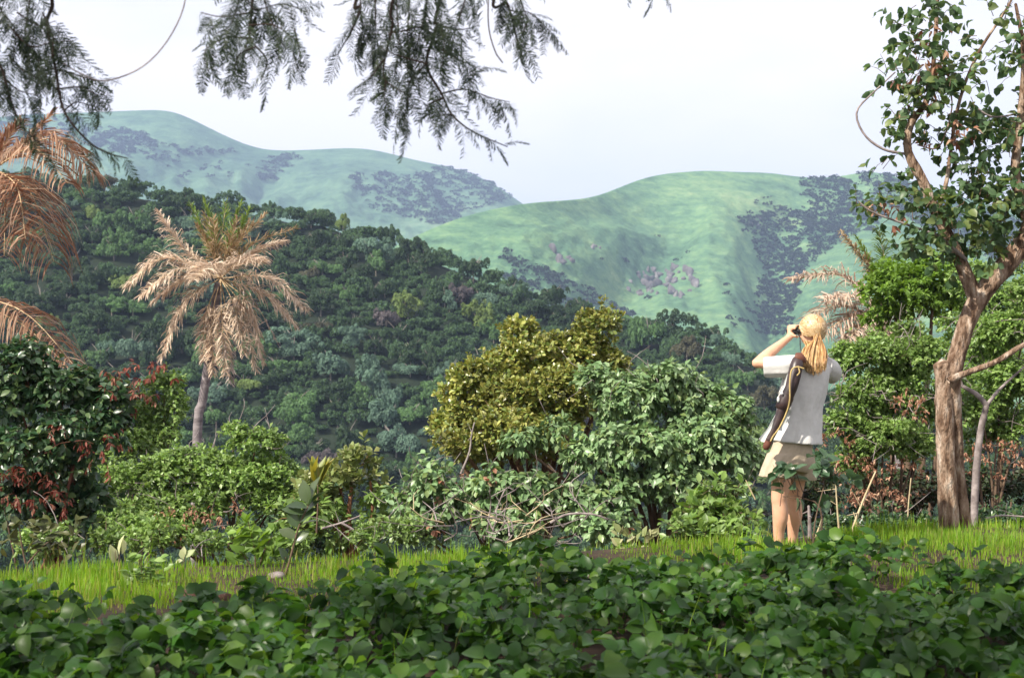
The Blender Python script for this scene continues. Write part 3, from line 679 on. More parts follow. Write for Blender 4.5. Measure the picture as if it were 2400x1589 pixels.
plant('shaded_thicket', 'shaded green thicket right of the thick tree trunk', 'shrub', core=0, blobs=
      [B(2330, 770, 95, 75, D8), B(2370, 900, 95, 75, D8), B(2300, 960, 70, 55, D8), B(2390, 1010, 60, 65, D8), B(2290, 1040, 60, 50, D8 + .3), B(2420, 690, 70, 60, D8)], sets=
      [dict(n=4200, k=7, L=0.043, tpl=T_TINY, mat=M_grn, kw=dict(droop=.4)), dict(n=120, k=6, L=.036, tpl=T_LANCE, mat=M_brn, name='withered_leaf', indiv=90, kw=dict(droop=1.0), blobs=[B(2330, 1080, 80, 50, D8 - .3)])], rng=prng, base=at(2330, 1310, D8), ntw=300, bare=60)
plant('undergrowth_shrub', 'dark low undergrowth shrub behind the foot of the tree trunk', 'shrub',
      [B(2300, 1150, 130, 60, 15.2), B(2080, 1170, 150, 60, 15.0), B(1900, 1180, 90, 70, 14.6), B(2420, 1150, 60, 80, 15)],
      [dict(n=2200, k=7, L=.06, tpl=T_TINY, mat=leafmat('shade_darkened_leaf', [(0.02, 0.04, 0.015), (0.035, 0.06, 0.02), (0.05, 0.035, 0.02)], .15, .5, .3), kw=dict(droop=.5), indiv=60)], prng, ntw=300)  # leaf colours darkened to hold the shade beneath the thicket
plant('backdrop_shrub', 'dense green bush filling the gap behind the thick tree at the right edge', 'shrub',
      [B(2290, 680, 70, 70, 19), B(2370, 740, 80, 90, 19), B(2270, 800, 80, 70, 19), B(2360, 880, 90, 70, 19), B(2250, 900, 70, 70, 18.5), B(2420, 640, 60, 60, 19)],
      [dict(n=4200, k=7, L=0.055, tpl=T_TINY, mat=M_grn, indiv=40, kw=dict(droop=.3))], prng, ntw=150)
plant('feathery_green_tree', 'bright green fine-leaved round tree behind the thicket at right', 'tree',
      [B(2130, 690, 105, 72, 22), B(2090, 650, 55, 45, 22), B(2190, 640, 82, 55, 22), B(2062, 735, 45, 38, 22), B(2230, 720, 70, 60, 22.2)],
      [dict(n=1700, k=11, L=0.085, tpl=T_SMALL, mat=M_brt, indiv=0, kw=dict(droop=.2))], prng, ntw=100, stem_r=.06)
# bright shrub left of the woman's legs, and the blue-leaved sapling before them
plant('bright_low_shrub', 'bright green low shrub left of the woman\'s legs', 'shrub',
      [B(1700, 1160, 58, 36, 11.2), B(1650, 1205, 70, 42, 11.1), B(1740, 1220, 46, 38, 11.0), B(1600, 1250, 48, 24, 10.9), B(1690, 1262, 80, 22, 10.8)],
      [dict(n=330, k=7, L=0.07, tpl=T_OVAL, mat=M_grn, kw=dict(up=.5, droop=.15)), dict(n=12, k=3, L=.15, tpl=T_OVAL, mat=M_brt, indiv=36, kw=dict(up=.4, droop=.3))], prng, ntw=140, stem_r=.012)
plant('blue_leaf_sapling', 'thin sapling with broad bluish leaves in front of the woman\'s knees', 'plant',
      [B(1868, 1145, 42, 22, 9.9), B(1935, 1125, 45, 24, 9.9), B(1845, 1165, 26, 12, 9.9), B(1960, 1150, 25, 15, 9.9)],
      [dict(n=44, k=3, L=.085, tpl=T_ROUND, mat=leafmat('bluish_leaf', [(0.06, 0.12, 0.06), (0.09, 0.16, 0.09), (0.05, 0.10, 0.04)], .3, .32, .7), kw=dict(up=.3, droop=.3), lo=.3)], prng, base=at(1925, 1300, 9.9), ntw=30, stem_r=.008, nbranch=3)
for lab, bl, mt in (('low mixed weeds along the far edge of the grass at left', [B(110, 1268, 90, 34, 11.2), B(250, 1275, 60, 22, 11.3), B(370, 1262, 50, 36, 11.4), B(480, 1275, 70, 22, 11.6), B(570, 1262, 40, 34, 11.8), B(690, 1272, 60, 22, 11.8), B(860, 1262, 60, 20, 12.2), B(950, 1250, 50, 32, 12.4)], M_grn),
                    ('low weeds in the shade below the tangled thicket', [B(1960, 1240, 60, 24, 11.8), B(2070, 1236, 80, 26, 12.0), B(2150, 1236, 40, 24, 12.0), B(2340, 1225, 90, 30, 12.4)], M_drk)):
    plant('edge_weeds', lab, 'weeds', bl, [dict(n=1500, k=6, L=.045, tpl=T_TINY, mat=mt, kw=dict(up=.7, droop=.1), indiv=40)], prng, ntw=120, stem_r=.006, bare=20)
# fillers down the slope behind the front shrubs
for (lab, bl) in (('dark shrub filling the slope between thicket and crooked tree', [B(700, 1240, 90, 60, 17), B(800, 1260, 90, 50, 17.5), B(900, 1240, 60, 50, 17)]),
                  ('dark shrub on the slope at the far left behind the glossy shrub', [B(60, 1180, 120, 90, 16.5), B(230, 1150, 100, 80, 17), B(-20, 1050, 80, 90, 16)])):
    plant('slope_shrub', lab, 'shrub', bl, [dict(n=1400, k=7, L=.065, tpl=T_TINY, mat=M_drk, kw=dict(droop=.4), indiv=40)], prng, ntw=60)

# ------------------------------------------------------------------ vine-clad tree at right
M_trunk = noisemat('flaky_bark', [(0.035, 0.020, 0.014), (0.14, 0.085, 0.055), (0.32, 0.23, 0.17), (0.54, 0.46, 0.39)], scale=16, detail=9, rough=0.95, bump=1.0, bscale=30, bdist=.06, stretch=(1, 1, .35))
DT = 11.35
def px_line(pts, D, n): return smooth_line([at(x, y, D + (d[0] if d else 0)) for x, y, *d in pts], n)
tb = at(2225, 1262, DT); tb[2] = terr_z(tb[0], tb[1])
tree = empty('vine_clad_tree', tb, 'thick-trunked tree hung with round-leaved vines at the right edge', 'tree')
def tpart(name, pts, r0, r1, n=18, D=DT, sides=14, rough=.05, mat=None, flare=0):
    P = px_line(pts, D, n); rr = np.linspace(r0, r1, n)
    if flare: rr = rr * (1 + flare * np.exp(-np.linspace(0, 6, n)))
    b = MB(); b.tube(P - tb, rr, sides, rough=rough, rng=prng); return b.build(name, mat or M_trunk, tree)
tpart('trunk', [(2228, 1285), (2220, 1150), (2214, 1000), (2213, 900), (2208, 852)], .072, .068, 26, sides=20, flare=.3)
tpart('trunk', [(2266, 1285, .12), (2245, 1150, .10), (2236, 1000, .05), (2232, 890, 0), (2252, 800, 0), (2282, 720, 0), (2325, 660, 0), (2375, 600, 0), (2420, 530, 0), (2480, 380, 0)], .055, .085, 40, sides=18, flare=.3)
tpart('branch', [(2290, 705), (2262, 640), (2240, 590), (2195, 500), (2160, 420), (2128, 355), (2135, 290), (2175, 230), (2190, 120), (2200, -60)], .062, .012, 30)
tpart('branch', [(2190, 520), (2215, 440), (2225, 380), (2245, 250), (2290, 130), (2360, 20), (2400, -60)], .02, .008, 20, sides=7)
tpart('branch', [(2222, 892), (2270, 872), (2330, 850), (2400, 808), (2470, 780)], .028, .018, 14, D=DT - .1, sides=8)
tpart('branch', [(2265, 610), (2210, 560), (2180, 545), (2050, 500), (2012, 472)], .016, .006, 12, D=DT - .1, sides=6, mat=M_dryg)
tpart('branch', [(2420, 540), (2380, 420), (2390, 300), (2400, 130), (2380, 10)], .05, .012, 18)
tpart('branch', [(2420, 530), (2480, 430), (2560, 330), (2600, 200)], .04, .012, 16)
tpart('branch', [(2480, 380), (2470, 250), (2490, 100), (2470, -40)], .04, .01, 16)
tpart('liana', [(2098, 170), (2050, 215), (2008, 262), (2025, 315), (2070, 350), (2125, 362)], .006, .012, 20, sides=6, mat=M_dryg)
tpart('liana', [(2290, 255), (2330, 275), (2400, 262), (2450, 240)], .008, .008, 12, sides=6, mat=M_dryg)
tpart('liana', [(2150, 340), (2200, 345), (2230, 260), (2225, 200)], .006, .006, 14, sides=6, mat=M_trunk)
tpart('branch', [(2185, 530), (2205, 470), (2215, 430)], .012, .006, 8, sides=6, mat=M_dryg)
vb = [B(2170, 60, 55, 55, DT, .4), B(2160, 150, 75, 60, DT, .45), B(2200, 235, 85, 62, DT, .5), B(2140, 285, 65, 45, DT, .4), B(2270, 320, 85, 55, DT + .2, .5), B(2350, 310, 70, 66, DT + .2, .5), B(2375, 400, 60, 70, DT + .2, .5),
      B(2280, 405, 60, 32, DT, .3), B(2125, 490, 95, 40, DT - .1, .35), B(2220, 530, 95, 55, DT - .1, .4), B(2310, 480, 72, 56, DT, .45), B(2380, 490, 50, 55, DT, .4), B(2180, 590, 70, 36, DT, .35), B(2265, 605, 60, 36, DT, .35), B(2330, 590, 60, 40, DT + .2, .4)]
vb += [B(2450, 300, 80, 80, DT + .2, .5), B(2470, 430, 80, 70, DT, .5), B(2540, 220, 80, 90, DT, .5), B(2480, 120, 70, 70, DT, .5), B(2560, 360, 70, 70, DT, .5)]
sp = [B(2330, 70, 80, 70, DT, .5), B(2390, 150, 45, 70, DT, .4), B(2300, 165, 60, 45, DT, .4), B(2110, 80, 40, 60, DT, .3), B(2080, 180, 30, 40, DT, .3), B(2060, 410, 30, 40, DT, .2), B(2010, 480, 28, 22, DT - .1, .15), B(2110, 430, 50, 30, DT, .3)]
def vine_set(bl, n, k, L, indiv, **kw):
    P, N = blob_points(bl, n, prng, .35, .25, 2.0, .2)
    pos, X, Nn, s, tw = twig_leaves(P, N, k, L, prng, up=.1, droop=.55, spread=.8, face_up=.4, **kw)
    sel = front_pick(pos, s, indiv)
    leaf_objs('leaf', T_ROUND, M_vine, pos[sel], X[sel], Nn[sel], s[sel], tb, tree)
    m = np.ones(len(pos), bool); m[sel] = False; V, Q = place(T_ROUND, pos[m], X[m], Nn[m], s[m])
    if m.any(): o = link('foliage', mesh_np('foliage', V - tb, [Q], M_vine, True), tree); o['kind'] = 'stuff'
    b = MB(); twigs(b, tw[::2] - tb, .0035); o = b.build('twigs', M_twig, tree); o['kind'] = 'stuff'
vine_set(vb, 1250, 4, .064, 190)
vine_set(sp, 110, 3, .068, 110)
# withered leaves caught in the vines
P, N = blob_points([B(2190, 140, 50, 70, DT, .3), B(2170, 220, 60, 50, DT, .3), B(2230, 330, 60, 50, DT, .3), B(2090, 515, 50, 25, DT, .2)], 70, prng, .3, .2, 4, .2)
pos, X, Nn, s, tw = twig_leaves(P, N, 4, .07, prng, droop=1.0)
V, Q = place(T_LANCE, pos, X, Nn, s); o = link('withered_foliage', mesh_np('foliage', V - tb, [Q], M_brn, True), tree); o['kind'] = 'stuff'
# thin pale tree behind it
tb2 = at(2292, 1262, 12.2); tb2[2] = terr_z(tb2[0], tb2[1])
thin = empty('thin_tree', tb2, 'thin pale crooked tree just right of the thick trunk', 'tree')
for nm, pts, r0, r1 in (('trunk', [(2282, 1290), (2285, 1150), (2292, 1060), (2300, 1000), (2312, 950)], .034, .026), ('branch', [(2312, 950), (2290, 925), (2255, 905)], .026, .016), ('branch', [(2312, 950), (2345, 910), (2400, 860)], .018, .008), ('branch', [(2255, 905), (2240, 860), (2255, 820)], .014, .008)):
    b = MB(); b.tube(px_line(pts, 12.2, 12) - tb2, np.linspace(r0, r1, 12), 9, rough=.05, rng=prng); b.build(nm, M_dryg, thin)
# ------------------------------------------------------------------ palms
M_tan = leafmat('dry_palm_leaflet', [(0.47, 0.37, 0.27), (0.56, 0.46, 0.36), (0.39, 0.29, 0.20), (0.64, 0.54, 0.43)], .25, .6, .25)
M_gold = leafmat('golden_palm_leaflet', [(0.32, 0.24, 0.14), (0.42, 0.33, 0.22), (0.24, 0.17, 0.09), (0.20, 0.17, 0.07)], .3, .5, .3)
M_palmg = leafmat('green_palm_leaflet', [(0.09, 0.15, 0.03), (0.12, 0.20, 0.04), (0.16, 0.22, 0.05)], .35, .4, .45)
M_rust = leafmat('rust_palm_leaflet', [(0.25, 0.135, 0.08), (0.32, 0.20, 0.13), (0.17, 0.085, 0.05), (0.42, 0.30, 0.21)], .3, .55, .3)
M_greyp = leafmat('grey_palm_leaflet', [(0.36, 0.30, 0.27), (0.46, 0.40, 0.37)], .2, .7, .2)
M_rach = noisemat('palm_rachis', [(0.35, 0.24, 0.13), (0.55, 0.43, 0.27)], scale=6, rough=.6)
M_ptrunk = noisemat('palm_bark', [(0.10, 0.085, 0.09), (0.20, 0.175, 0.18), (0.30, 0.27, 0.27)], scale=3.5, rough=.95, bump=1.0, bscale=9, stretch=(.5, .5, 2.5))
def frond(root, base, pts, mat, n=64, ll=.42, hang=.8, w=.016, rr=.014, start=.12, bare=0.0, rng=prng, spread=.8, chaos=1.0):
    """pts: world polyline of the rachis"""
    P = smooth_line(pts, 24); mb = MB(); mb.tube(P - base, np.linspace(rr, rr * .25, 24), 5)
    t = np.repeat(np.linspace(start, 1, n), 2); side = np.tile([-1, 1], n)
    if bare: k = rng.random(len(t)) > bare; t = t[k]; side = side[k]
    f = t * 23; i = np.minimum(f.astype(int), 22); q = P[i] + (P[i + 1] - P[i]) * (f - i)[:, None]
    T = nrm(np.gradient(P, axis=0))[i]; up = np.array([0, 0, 1.0])
    Sd = nrm(np.cross(T, up) + 1e-3); m = len(t)
    L = ll * (0.45 + 0.75 * np.sin(np.pi * np.clip(t * .86 + .12, 0, 1))) * rng.uniform(.75, 1.15, m)
    d0 = nrm(Sd * side[:, None] * spread + T * .55 + up * rng.normal(.15, .3 * chaos, m)[:, None] + .22 * chaos * rng.standard_normal((m, 3)))
    d1 = nrm(d0 - up * hang + .15 * chaos * rng.standard_normal((m, 3)))
    u = np.array([.15, .5, .85]); dirs = [nrm(d0 - up * hang * k_ * k_ * 1.6 + .12 * chaos * rng.standard_normal((m, 3))) for k_ in u]
    a = q; b1 = a + dirs[0] * (L * .33)[:, None]; b2 = b1 + dirs[1] * (L * .33)[:, None]; c = b2 + dirs[2] * (L * .34)[:, None]
    wv = nrm(np.cross(d0, up + .5 * rng.standard_normal((m, 3)))) * w
    V = np.stack([a - wv * .5, a + wv * .5, b1 + wv, b1 - wv, b2 + wv * .8, b2 - wv * .8, c], 1).reshape(-1, 3) - base
    k = np.arange(m) * 7
    Q = np.concatenate([np.stack([k, k + 1, k + 2, k + 3], 1), np.stack([k + 3, k + 2, k + 4, k + 5], 1)]); Tt = np.stack([k + 5, k + 4, k + 6], 1)
    me = mesh_np('leaflets', V, [Q, Tt], mat, True)
    fo = mb.build('frond', M_rach, root); lf = link('leaflets', me, fo); lf['kind'] = 'stuff'
    return fo
def palm_frond_px(root, base, c, D, tip, via, mat, dd=0.0, **kw):
    a = at(*c, D); v = at(*via, D + dd * .6); t = at(*tip, D + dd)
    return frond(root, base, [a, v, t], mat, **kw)
# the dry palm
DP = 30.0; C = (517, 652)
pb = at(455, 1075, DP); pb[2] = terr_z(pb[0], pb[1])
palm = empty('dry_palm', pb, 'tall leaning palm with tan withered fronds left of centre', 'palm')
low = at(452, 1150, DP); low[2] = pb[2] - .3
b = MB(); tp = smooth_line([low, at(462, 1040, DP), at(475, 940, DP), at(488, 850, DP), at(497, 760, DP), at(512, 665, DP)], 40)
b.tube(tp - pb, np.linspace(.10, .085, 40) * (1 + .05 * np.sin(np.arange(40) * 2.4)), 14, rough=.02, rng=prng); b.build('trunk', M_ptrunk, palm)
pr = np.random.default_rng(77)
tanF = [((296, 672), (385, 605), -.6), ((330, 694), (420, 632), -1.0), ((358, 706), (440, 652), -.2), ((372, 498), (430, 580), .4), ((616, 612), (565, 612), -1.3),
        ((720, 728), (630, 652), -.5), ((694, 762), (620, 690), .3), ((378, 842), (432, 712), -.5), ((668, 566), (590, 595), .6), ((455, 655), (490, 622), -1.8)]
for tip, via, dd in tanF: palm_frond_px(palm, pb, C, DP, tip, via, M_tan, dd, n=100, ll=.44, hang=.75, w=.012, chaos=.7, spread=.7, rng=pr)
for tip, via, dd in [((478, 845), (482, 740), -.4), ((500, 878), (497, 750), -.5), ((528, 880), (520, 745), -.6), ((541, 898), (532, 750), -.3), ((600, 868), (565, 720), -.5), ((618, 852), (582, 715), -.2), ((572, 830), (550, 720), -.7)]:
    palm_frond_px(palm, pb, C, DP, tip, via, M_tan if tip[0] != 541 else M_greyp, dd, n=80, ll=.32, hang=1.0, w=.012, rng=pr, start=.35, spread=.5, chaos=.7)
palm_frond_px(palm, pb, C, DP, (655, 812), (590, 700), M_greyp, .3, n=60, ll=.16, hang=.8, bare=.65, rng=pr)
for tip, via, dd in [((500, 512), (508, 580), -.4), ((557, 512), (535, 580), -.5), ((622, 502), (560, 570), 0), ((693, 535), (590, 575), .2), ((460, 530), (495, 590), -.5), ((585, 520), (545, 590), -.3), ((480, 500), (500, 575), .4)]:
    palm_frond_px(palm, pb, C, DP, tip, via, M_gold, dd, n=46, ll=.27, hang=.25, w=.013, rng=pr, spread=.5, start=.25)
for tip, via, dd in [((446, 478), (485, 560), .6), ((480, 472), (505, 560), .3), ((530, 474), (520, 560), .5), ((566, 476), (535, 560), .2), ((585, 490), (548, 565), .5)]:
    palm_frond_px(palm, pb, C, DP, tip, via, M_palmg, dd, n=44, ll=.30, hang=.15, w=.013, rng=pr, spread=.5, start=.35)
# rust-coloured palm at the left edge
DQ = 17.0; qb = at(-60, 1200, DQ); qb[2] = terr_z(qb[0], qb[1])
rp_ = empty('rust_palm', qb, 'rust-brown withered palm cut off by the left edge', 'palm')
b = MB(); tp = smooth_line([qb - [0, 0, .2], at(-70, 900, DQ), at(-50, 600, DQ), at(-22, 400, DQ)], 20); b.tube(tp - qb, np.linspace(.15, .11, 20), 12, rough=.03, rng=pr); b.build('trunk', M_ptrunk, rp_)
C2 = (-15, 395)
for tip, via, dd, kw in [((218, 408), (120, 325), -.3, dict(ll=.62, hang=1.6)), ((160, 430), (80, 350), -.8, dict(ll=.5, hang=1.6)), ((126, 612), (70, 450), -.6, dict(ll=.75, hang=2.2)), ((60, 560), (40, 440), -.9, dict(ll=.7, hang=2.0)),
                         ((10, 600), (10, 460), -.8, dict(ll=.6, hang=2.0)), ((50, 285), (15, 330), 0, dict(ll=.3, hang=.4)), ((125, 262), (60, 330), .5, dict(ll=.3, hang=.5)), ((-160, 500), (-90, 350), 0, dict(ll=.6, hang=1.5)), ((-120, 280), (-60, 320), 0, dict(ll=.5, hang=.8)), ((190, 350), (90, 320), .6, dict(ll=.45, hang=1.3))]:
    palm_frond_px(rp_, qb, C2, DQ, tip, via, M_rust, dd, n=60, w=.009, rng=pr, chaos=.35, **kw)
palm_frond_px(rp_, qb, (-80, 690), DQ, (198, 885), (60, 735), M_rust, -.8, n=60, ll=.6, hang=1.7, w=.009, rng=pr, chaos=.35)
palm_frond_px(rp_, qb, (-80, 700), DQ, (150, 850), (50, 760), M_rust, -.5, n=50, ll=.55, hang=1.7, w=.009, rng=pr, chaos=.35)
# pale palm behind the woman
DR = 24.5; C3 = (2085, 765); rb = at(2110, 1150, DR); rb[2] = terr_z(rb[0], rb[1])
pp = empty('pale_palm', rb, 'pale withered palm half hidden behind the woman\'s head', 'palm')
b = MB(); tp = smooth_line([rb - [0, 0, .2], at(2105, 950, DR), at(2090, 775, DR)], 16); b.tube(tp - rb, np.linspace(.14, .11, 16), 12); b.build('trunk', M_ptrunk, pp)
M_ptan = leafmat('pale_palm_leaflet', [(0.46, 0.36, 0.28), (0.55, 0.45, 0.37), (0.38, 0.29, 0.22)], .25, .65, .25)
for tip, via, dd, m in [((1856, 652), (1980, 650), -.3, M_ptan), ((1868, 775), (1965, 715), -.6, M_ptan), ((1905, 800), (2000, 740), -.9, M_ptan), ((1960, 838), (2030, 770), -.8, M_ptan), ((2010, 850), (2060, 790), -.8, M_ptan), ((1985, 800), (2030, 755), -1.0, M_ptan),
                        ((1975, 548), (2050, 650), .2, M_gold), ((2010, 560), (2060, 660), .4, M_palmg), ((1930, 700), (2010, 700), -.9, M_ptan), ((2060, 540), (2080, 650), .4, M_palmg), ((2250, 660), (2180, 680), .3, M_ptan)]:
    palm_frond_px(pp, rb, C3, DR, tip, via, m, dd, n=95, ll=.42, hang=.8, w=.012, rng=pr, chaos=.7)

# ------------------------------------------------------------------ feathery tree overhead
M_feath = leafmat('feathery_leaf', [(0.015, 0.030, 0.015), (0.024, 0.042, 0.018), (0.036, 0.060, 0.021)], .3, .5, .4)
M_dbark = noisemat('dark_bark', [(0.02, 0.015, 0.012), (0.07, 0.05, 0.04)], scale=8, rough=.95, bump=.8)
def pinnate(rng, pairs=13, L=.24, pl=.085, curl=.3):
    V = []; Q = []; t = np.linspace(0, 1, 9)
    mid = np.stack([t, 0 * t, -curl * t * t], 1)
    for i in range(8):
        k = len(V); a, b_ = mid[i], mid[i + 1]; w = .007
        V += [a + [0, -w, 0], a + [0, w, 0], b_ + [0, w, 0], b_ + [0, -w, 0]]; Q.append((k, k + 1, k + 2, k + 3))
    for j in range(pairs):
        u = .1 + .9 * j / (pairs - 1); c = np.array([u, 0, -curl * u * u]); l = pl / L * (.55 + .6 * math.sin(math.pi * min(1, u * .8 + .15))) * rng.uniform(.85, 1.1)
        for s in (-1, 1):
            d = nrm(np.array([.5 + rng.normal(0, .12), s * rng.uniform(.6, 1), -.55 + rng.normal(0, .3)])); e = c + d * l; m = c + d * l * .55 + [0, 0, .02]; wv = np.array([.55, -s * .2, 0]) * .032
            k = len(V); V += [c - wv * .4, c + wv * .4, m + wv, m - wv, e + wv * .5, e - wv * .5]; Q += [(k, k + 1, k + 2, k + 3), (k + 3, k + 2, k + 4, k + 5)]
    return np.array(V), np.array(Q)
ob = np.array([-5.4, 5.2, float(terr_z(-5.4, 5.2))])
ot = empty('feathery_tree', ob, 'overhanging tree with dark feathery leaves along the top of the picture', 'tree')
orng = np.random.default_rng(91)
PIN = [pinnate(orng, p, .24, l, c) for p, l, c in ((15, .062, .35), (13, .055, .2), (17, .06, .5), (12, .066, .7))]
PINL = [pinnate(orng, 7, .24, .075, .4)]
PINM = [mesh_np('leaf', v, [q], M_feath) for v, q in PIN]
def oline(pts, D): return [at(x, y, D + (d[0] if d else 0)) for x, y, *d in pts]
b = MB(); b.tube(smooth_line([[0, 0, -.2], [.1, .05, 2.2], [.3, 0, 4.6], [.6, .2, 6.4]], 16), np.linspace(.24, .15, 16), 14, rough=.04, rng=orng); b.build('trunk', M_dbark, ot)
limbs = [[(-5.1, 5.2, 4.6), (-3.6, 5.4, 4.5), (-1.9, 5.3, 3.7), *map(tuple, oline([(-20, 60), (8, 170), (25, 235), (55, 300), (112, 352)], 5.3))],
         [(-4.9, 5.3, 5.4), (-2.5, 5.6, 4.8), (-.9, 5.7, 3.9), *map(tuple, oline([(600, -60), (590, 30), (585, 90), (625, 140), (612, 190)], 5.7))],
         [(-4.9, 5.4, 6.0), (-2, 5.8, 5.4), (0, 5.6, 4.2), *map(tuple, oline([(940, -60), (920, 60), (900, 150), (905, 190), (950, 220)], 5.5))],
         [(-2, 5.8, 5.4), (0.2, 5.7, 4.6), *map(tuple, oline([(1045, -50), (1025, 60), (1000, 150), (1035, 220), (1060, 270), (1110, 310), (1190, 345)], 5.6))],
         [(-1, 5.8, 5.0), (0.4, 5.8, 4.2), *map(tuple, oline([(1170, -50), (1190, 10), (1204, 60), (1214, 105), (1226, 135)], 5.8))],
         [(-3.6, 5.4, 4.5), (-2.3, 5.3, 3.6), *map(tuple, oline([(95, -60), (110, 60), (130, 160), (150, 260), (205, 330), (250, 358), (300, 372)], 5.4))],
         [(0, 5.6, 4.2), *map(tuple, oline([(860, -60), (845, 20), (820, 80), (790, 130)], 5.6))],
         [(.4, 5.8, 4.2), *map(tuple, oline([(1480, -100), (1520, -45), (1555, -12)], 5.8))]]
rad0 = [.035, .03, .04, .035, .025, .03, .02, .015]
limbP = []
for pts, r0 in zip(limbs, rad0):
    P = smooth_line(pts, 40); b = MB(); b.tube(P - ob, np.where(proj(P)[:, 1] > -40, np.interp(np.linspace(0, 1, 40), [.3, 1], [.0075, .002]), np.linspace(r0, .008, 40)), 7, rough=.05, rng=orng); b.build('branch', M_dbark, ot); limbP.append(P)
side = [[(110, 160), (160, 170), (215, 188), (240, 190)], [(20, 130), (60, 170), (110, 190)], [(40, 30), (90, 60), (130, 50)], [(20, 60), (70, 110), (120, 100), (180, 95)], [(130, 210), (190, 205), (230, 225)], [(70, 0), (60, 80), (75, 160)], [(0, 170), (40, 210), (90, 225)], [(150, 260), (180, 240), (215, 250)], [(100, 30), (125, 100), (110, 180)], [(0, 20), (35, 70), (30, 150)], [(55, 100), (90, 140), (85, 215)],
        [(590, 30), (520, 40), (470, 30)], [(585, 90), (530, 90), (480, 120), (490, 170)], [(585, 60), (640, 60), (690, 90)], [(600, 110), (560, 130), (550, 170)], [(590, 20), (660, 10), (720, 30)], [(560, 0), (540, 60), (505, 80)], [(620, 0), (640, 60), (665, 110)], [(600, 40), (580, 100), (570, 150)], [(690, 70), (700, 110), (705, 140)],
        [(910, 80), (960, 70), (1000, 60)], [(900, 140), (870, 180), (850, 195)], [(905, 190), (900, 230), (910, 250)], [(1025, 60), (1080, 70), (1125, 60)], [(1000, 150), (960, 190), (955, 240), (945, 300)], [(1020, 110), (1075, 140), (1130, 165)], [(1035, 220), (1090, 210), (1150, 230), (1195, 240)], [(1060, 270), (1030, 270)], [(960, 0), (955, 90), (965, 160)], [(1000, 10), (985, 80), (970, 120)], [(1090, 0), (1070, 60), (1060, 110)], [(1000, 150), (930, 130), (890, 110)], [(880, 20), (880, 90), (875, 150)], [(1040, 230), (1000, 245)], [(1190, 20), (1240, 30), (1290, 75)], [(1220, 0), (1235, 50), (1215, 100)], [(845, 20), (850, 70), (845, 95)], [(930, 10), (935, 110), (925, 180)], [(1020, 0), (1040, 90), (1035, 160)]]
for pts in side:
    pts = [(pts[0][0] + (pts[0][0] - pts[1][0]) * .3, -70)] + pts if pts[0][1] <= 20 else pts
    P = smooth_line(oline(pts, 5.5 + orng.normal(0, .15)), 12); b = MB(); b.tube(P - ob, np.linspace(.004, .0015, 12), 5); b.build('twig', M_dbark, ot); limbP.append(P)
LP, LX, LN, LSz = [], [], [], []
for li, P in enumerate(limbP):
    s = proj(P); vis = (s[:, 1] > -90) & (s[:, 0] > -120)
    P = P[vis]
    if len(P) < 2: continue
    seglen = np.linalg.norm(np.diff(P, axis=0), axis=1).sum(); nl = max(3, int(seglen / (.017 if li >= 8 else .042)))
    T = nrm(np.gradient(P, axis=0))
    for j in range(nl):
        u = (j + orng.random()) / nl * (len(P) - 1); i = min(int(u), len(P) - 2); q = P[i] + (P[i + 1] - P[i]) * (u - i)
        sd = nrm(np.cross(T[i], orng.standard_normal(3)))
        LP.append(q); LX.append(nrm(T[i] * .5 + sd * .75 + np.array([0, 0, -.55]) + .25 * orng.standard_normal(3)))
        LN.append(nrm(np.array([.4 * orng.normal(), -.5 + .5 * orng.normal(), .8]))); LSz.append(orng.uniform(.075, .14))
LP, LX, LN, LSz = map(np.array, (LP, LX, LN, LSz)); kind = orng.integers(4, size=len(LP))
sc_ = proj(LP + LX * LSz[:, None] * .5); inn = (sc_[:, 1] > 0) & (sc_[:, 0] > 0)
pick = np.argsort(-(LSz + inn * 1.0))[:298]; isind = np.zeros(len(LP), bool); isind[pick] = True
for i in pick:
    X = LX[i]; Y = nrm(np.cross(LN[i], X)); Z = np.cross(X, Y)
    o = bpy.data.objects.new('leaf', PINM[kind[i]]); COL.objects.link(o); o.parent = ot
    o.location = LP[i] - ob; o.rotation_euler = Matrix(((X[0], Y[0], Z[0]), (X[1], Y[1], Z[1]), (X[2], Y[2], Z[2]))).to_euler(); o.scale = (float(LSz[i]),) * 3
VV = []; QQ = []; c = 0
for k in range(4):
    m = (kind == k) & ~isind
    if m.any(): V, Q = place(PIN[k], LP[m], LX[m], LN[m], LSz[m]); VV.append(V); QQ.append(Q + c); c += len(V)
o = link('foliage', mesh_np('foliage', np.vstack(VV) - ob, [np.vstack(QQ)], M_feath), ot); o['kind'] = 'stuff'
print('overhead leaves', len(LP))
# the rest of its crown, above the picture: it shades the creepers
cb = []
for _ in range(60):
    x = orng.uniform(-9.8, 0.4); y = orng.uniform(-.5, 4.6); cb.append((np.array([x, y, 5.6 + orng.uniform(0, 2.4) + .12 * abs(x + 5) * -1]), np.array([1.0, 1.0, .5]) * orng.uniform(.7, 1.2)))
cb = [c_ for c_ in cb if c_[0][2] - c_[1][2] * 1.3 > CAMZ + .2325 * (c_[0][1] + c_[1][1] * 1.3) + .25]
P, N = blob_points(cb, 1900, orng, .3, .2, 1, .2)
pos, X, Nn, s, tw = twig_leaves(P, N, 3, .33, orng, up=0, droop=.5)
sel = orng.integers(4, size=len(pos)); VV = []; QQ = []; c = 0
for k in range(1):
    m = sel >= 0; V, Q = place(PINL[k], pos[m], X[m], Nn[m], s[m]); VV.append(V); QQ.append(Q + c); c += len(V)
o = link('crown', mesh_np('crown', np.vstack(VV) - ob, [np.vstack(QQ)], M_feath), ot); o['kind'] = 'stuff'
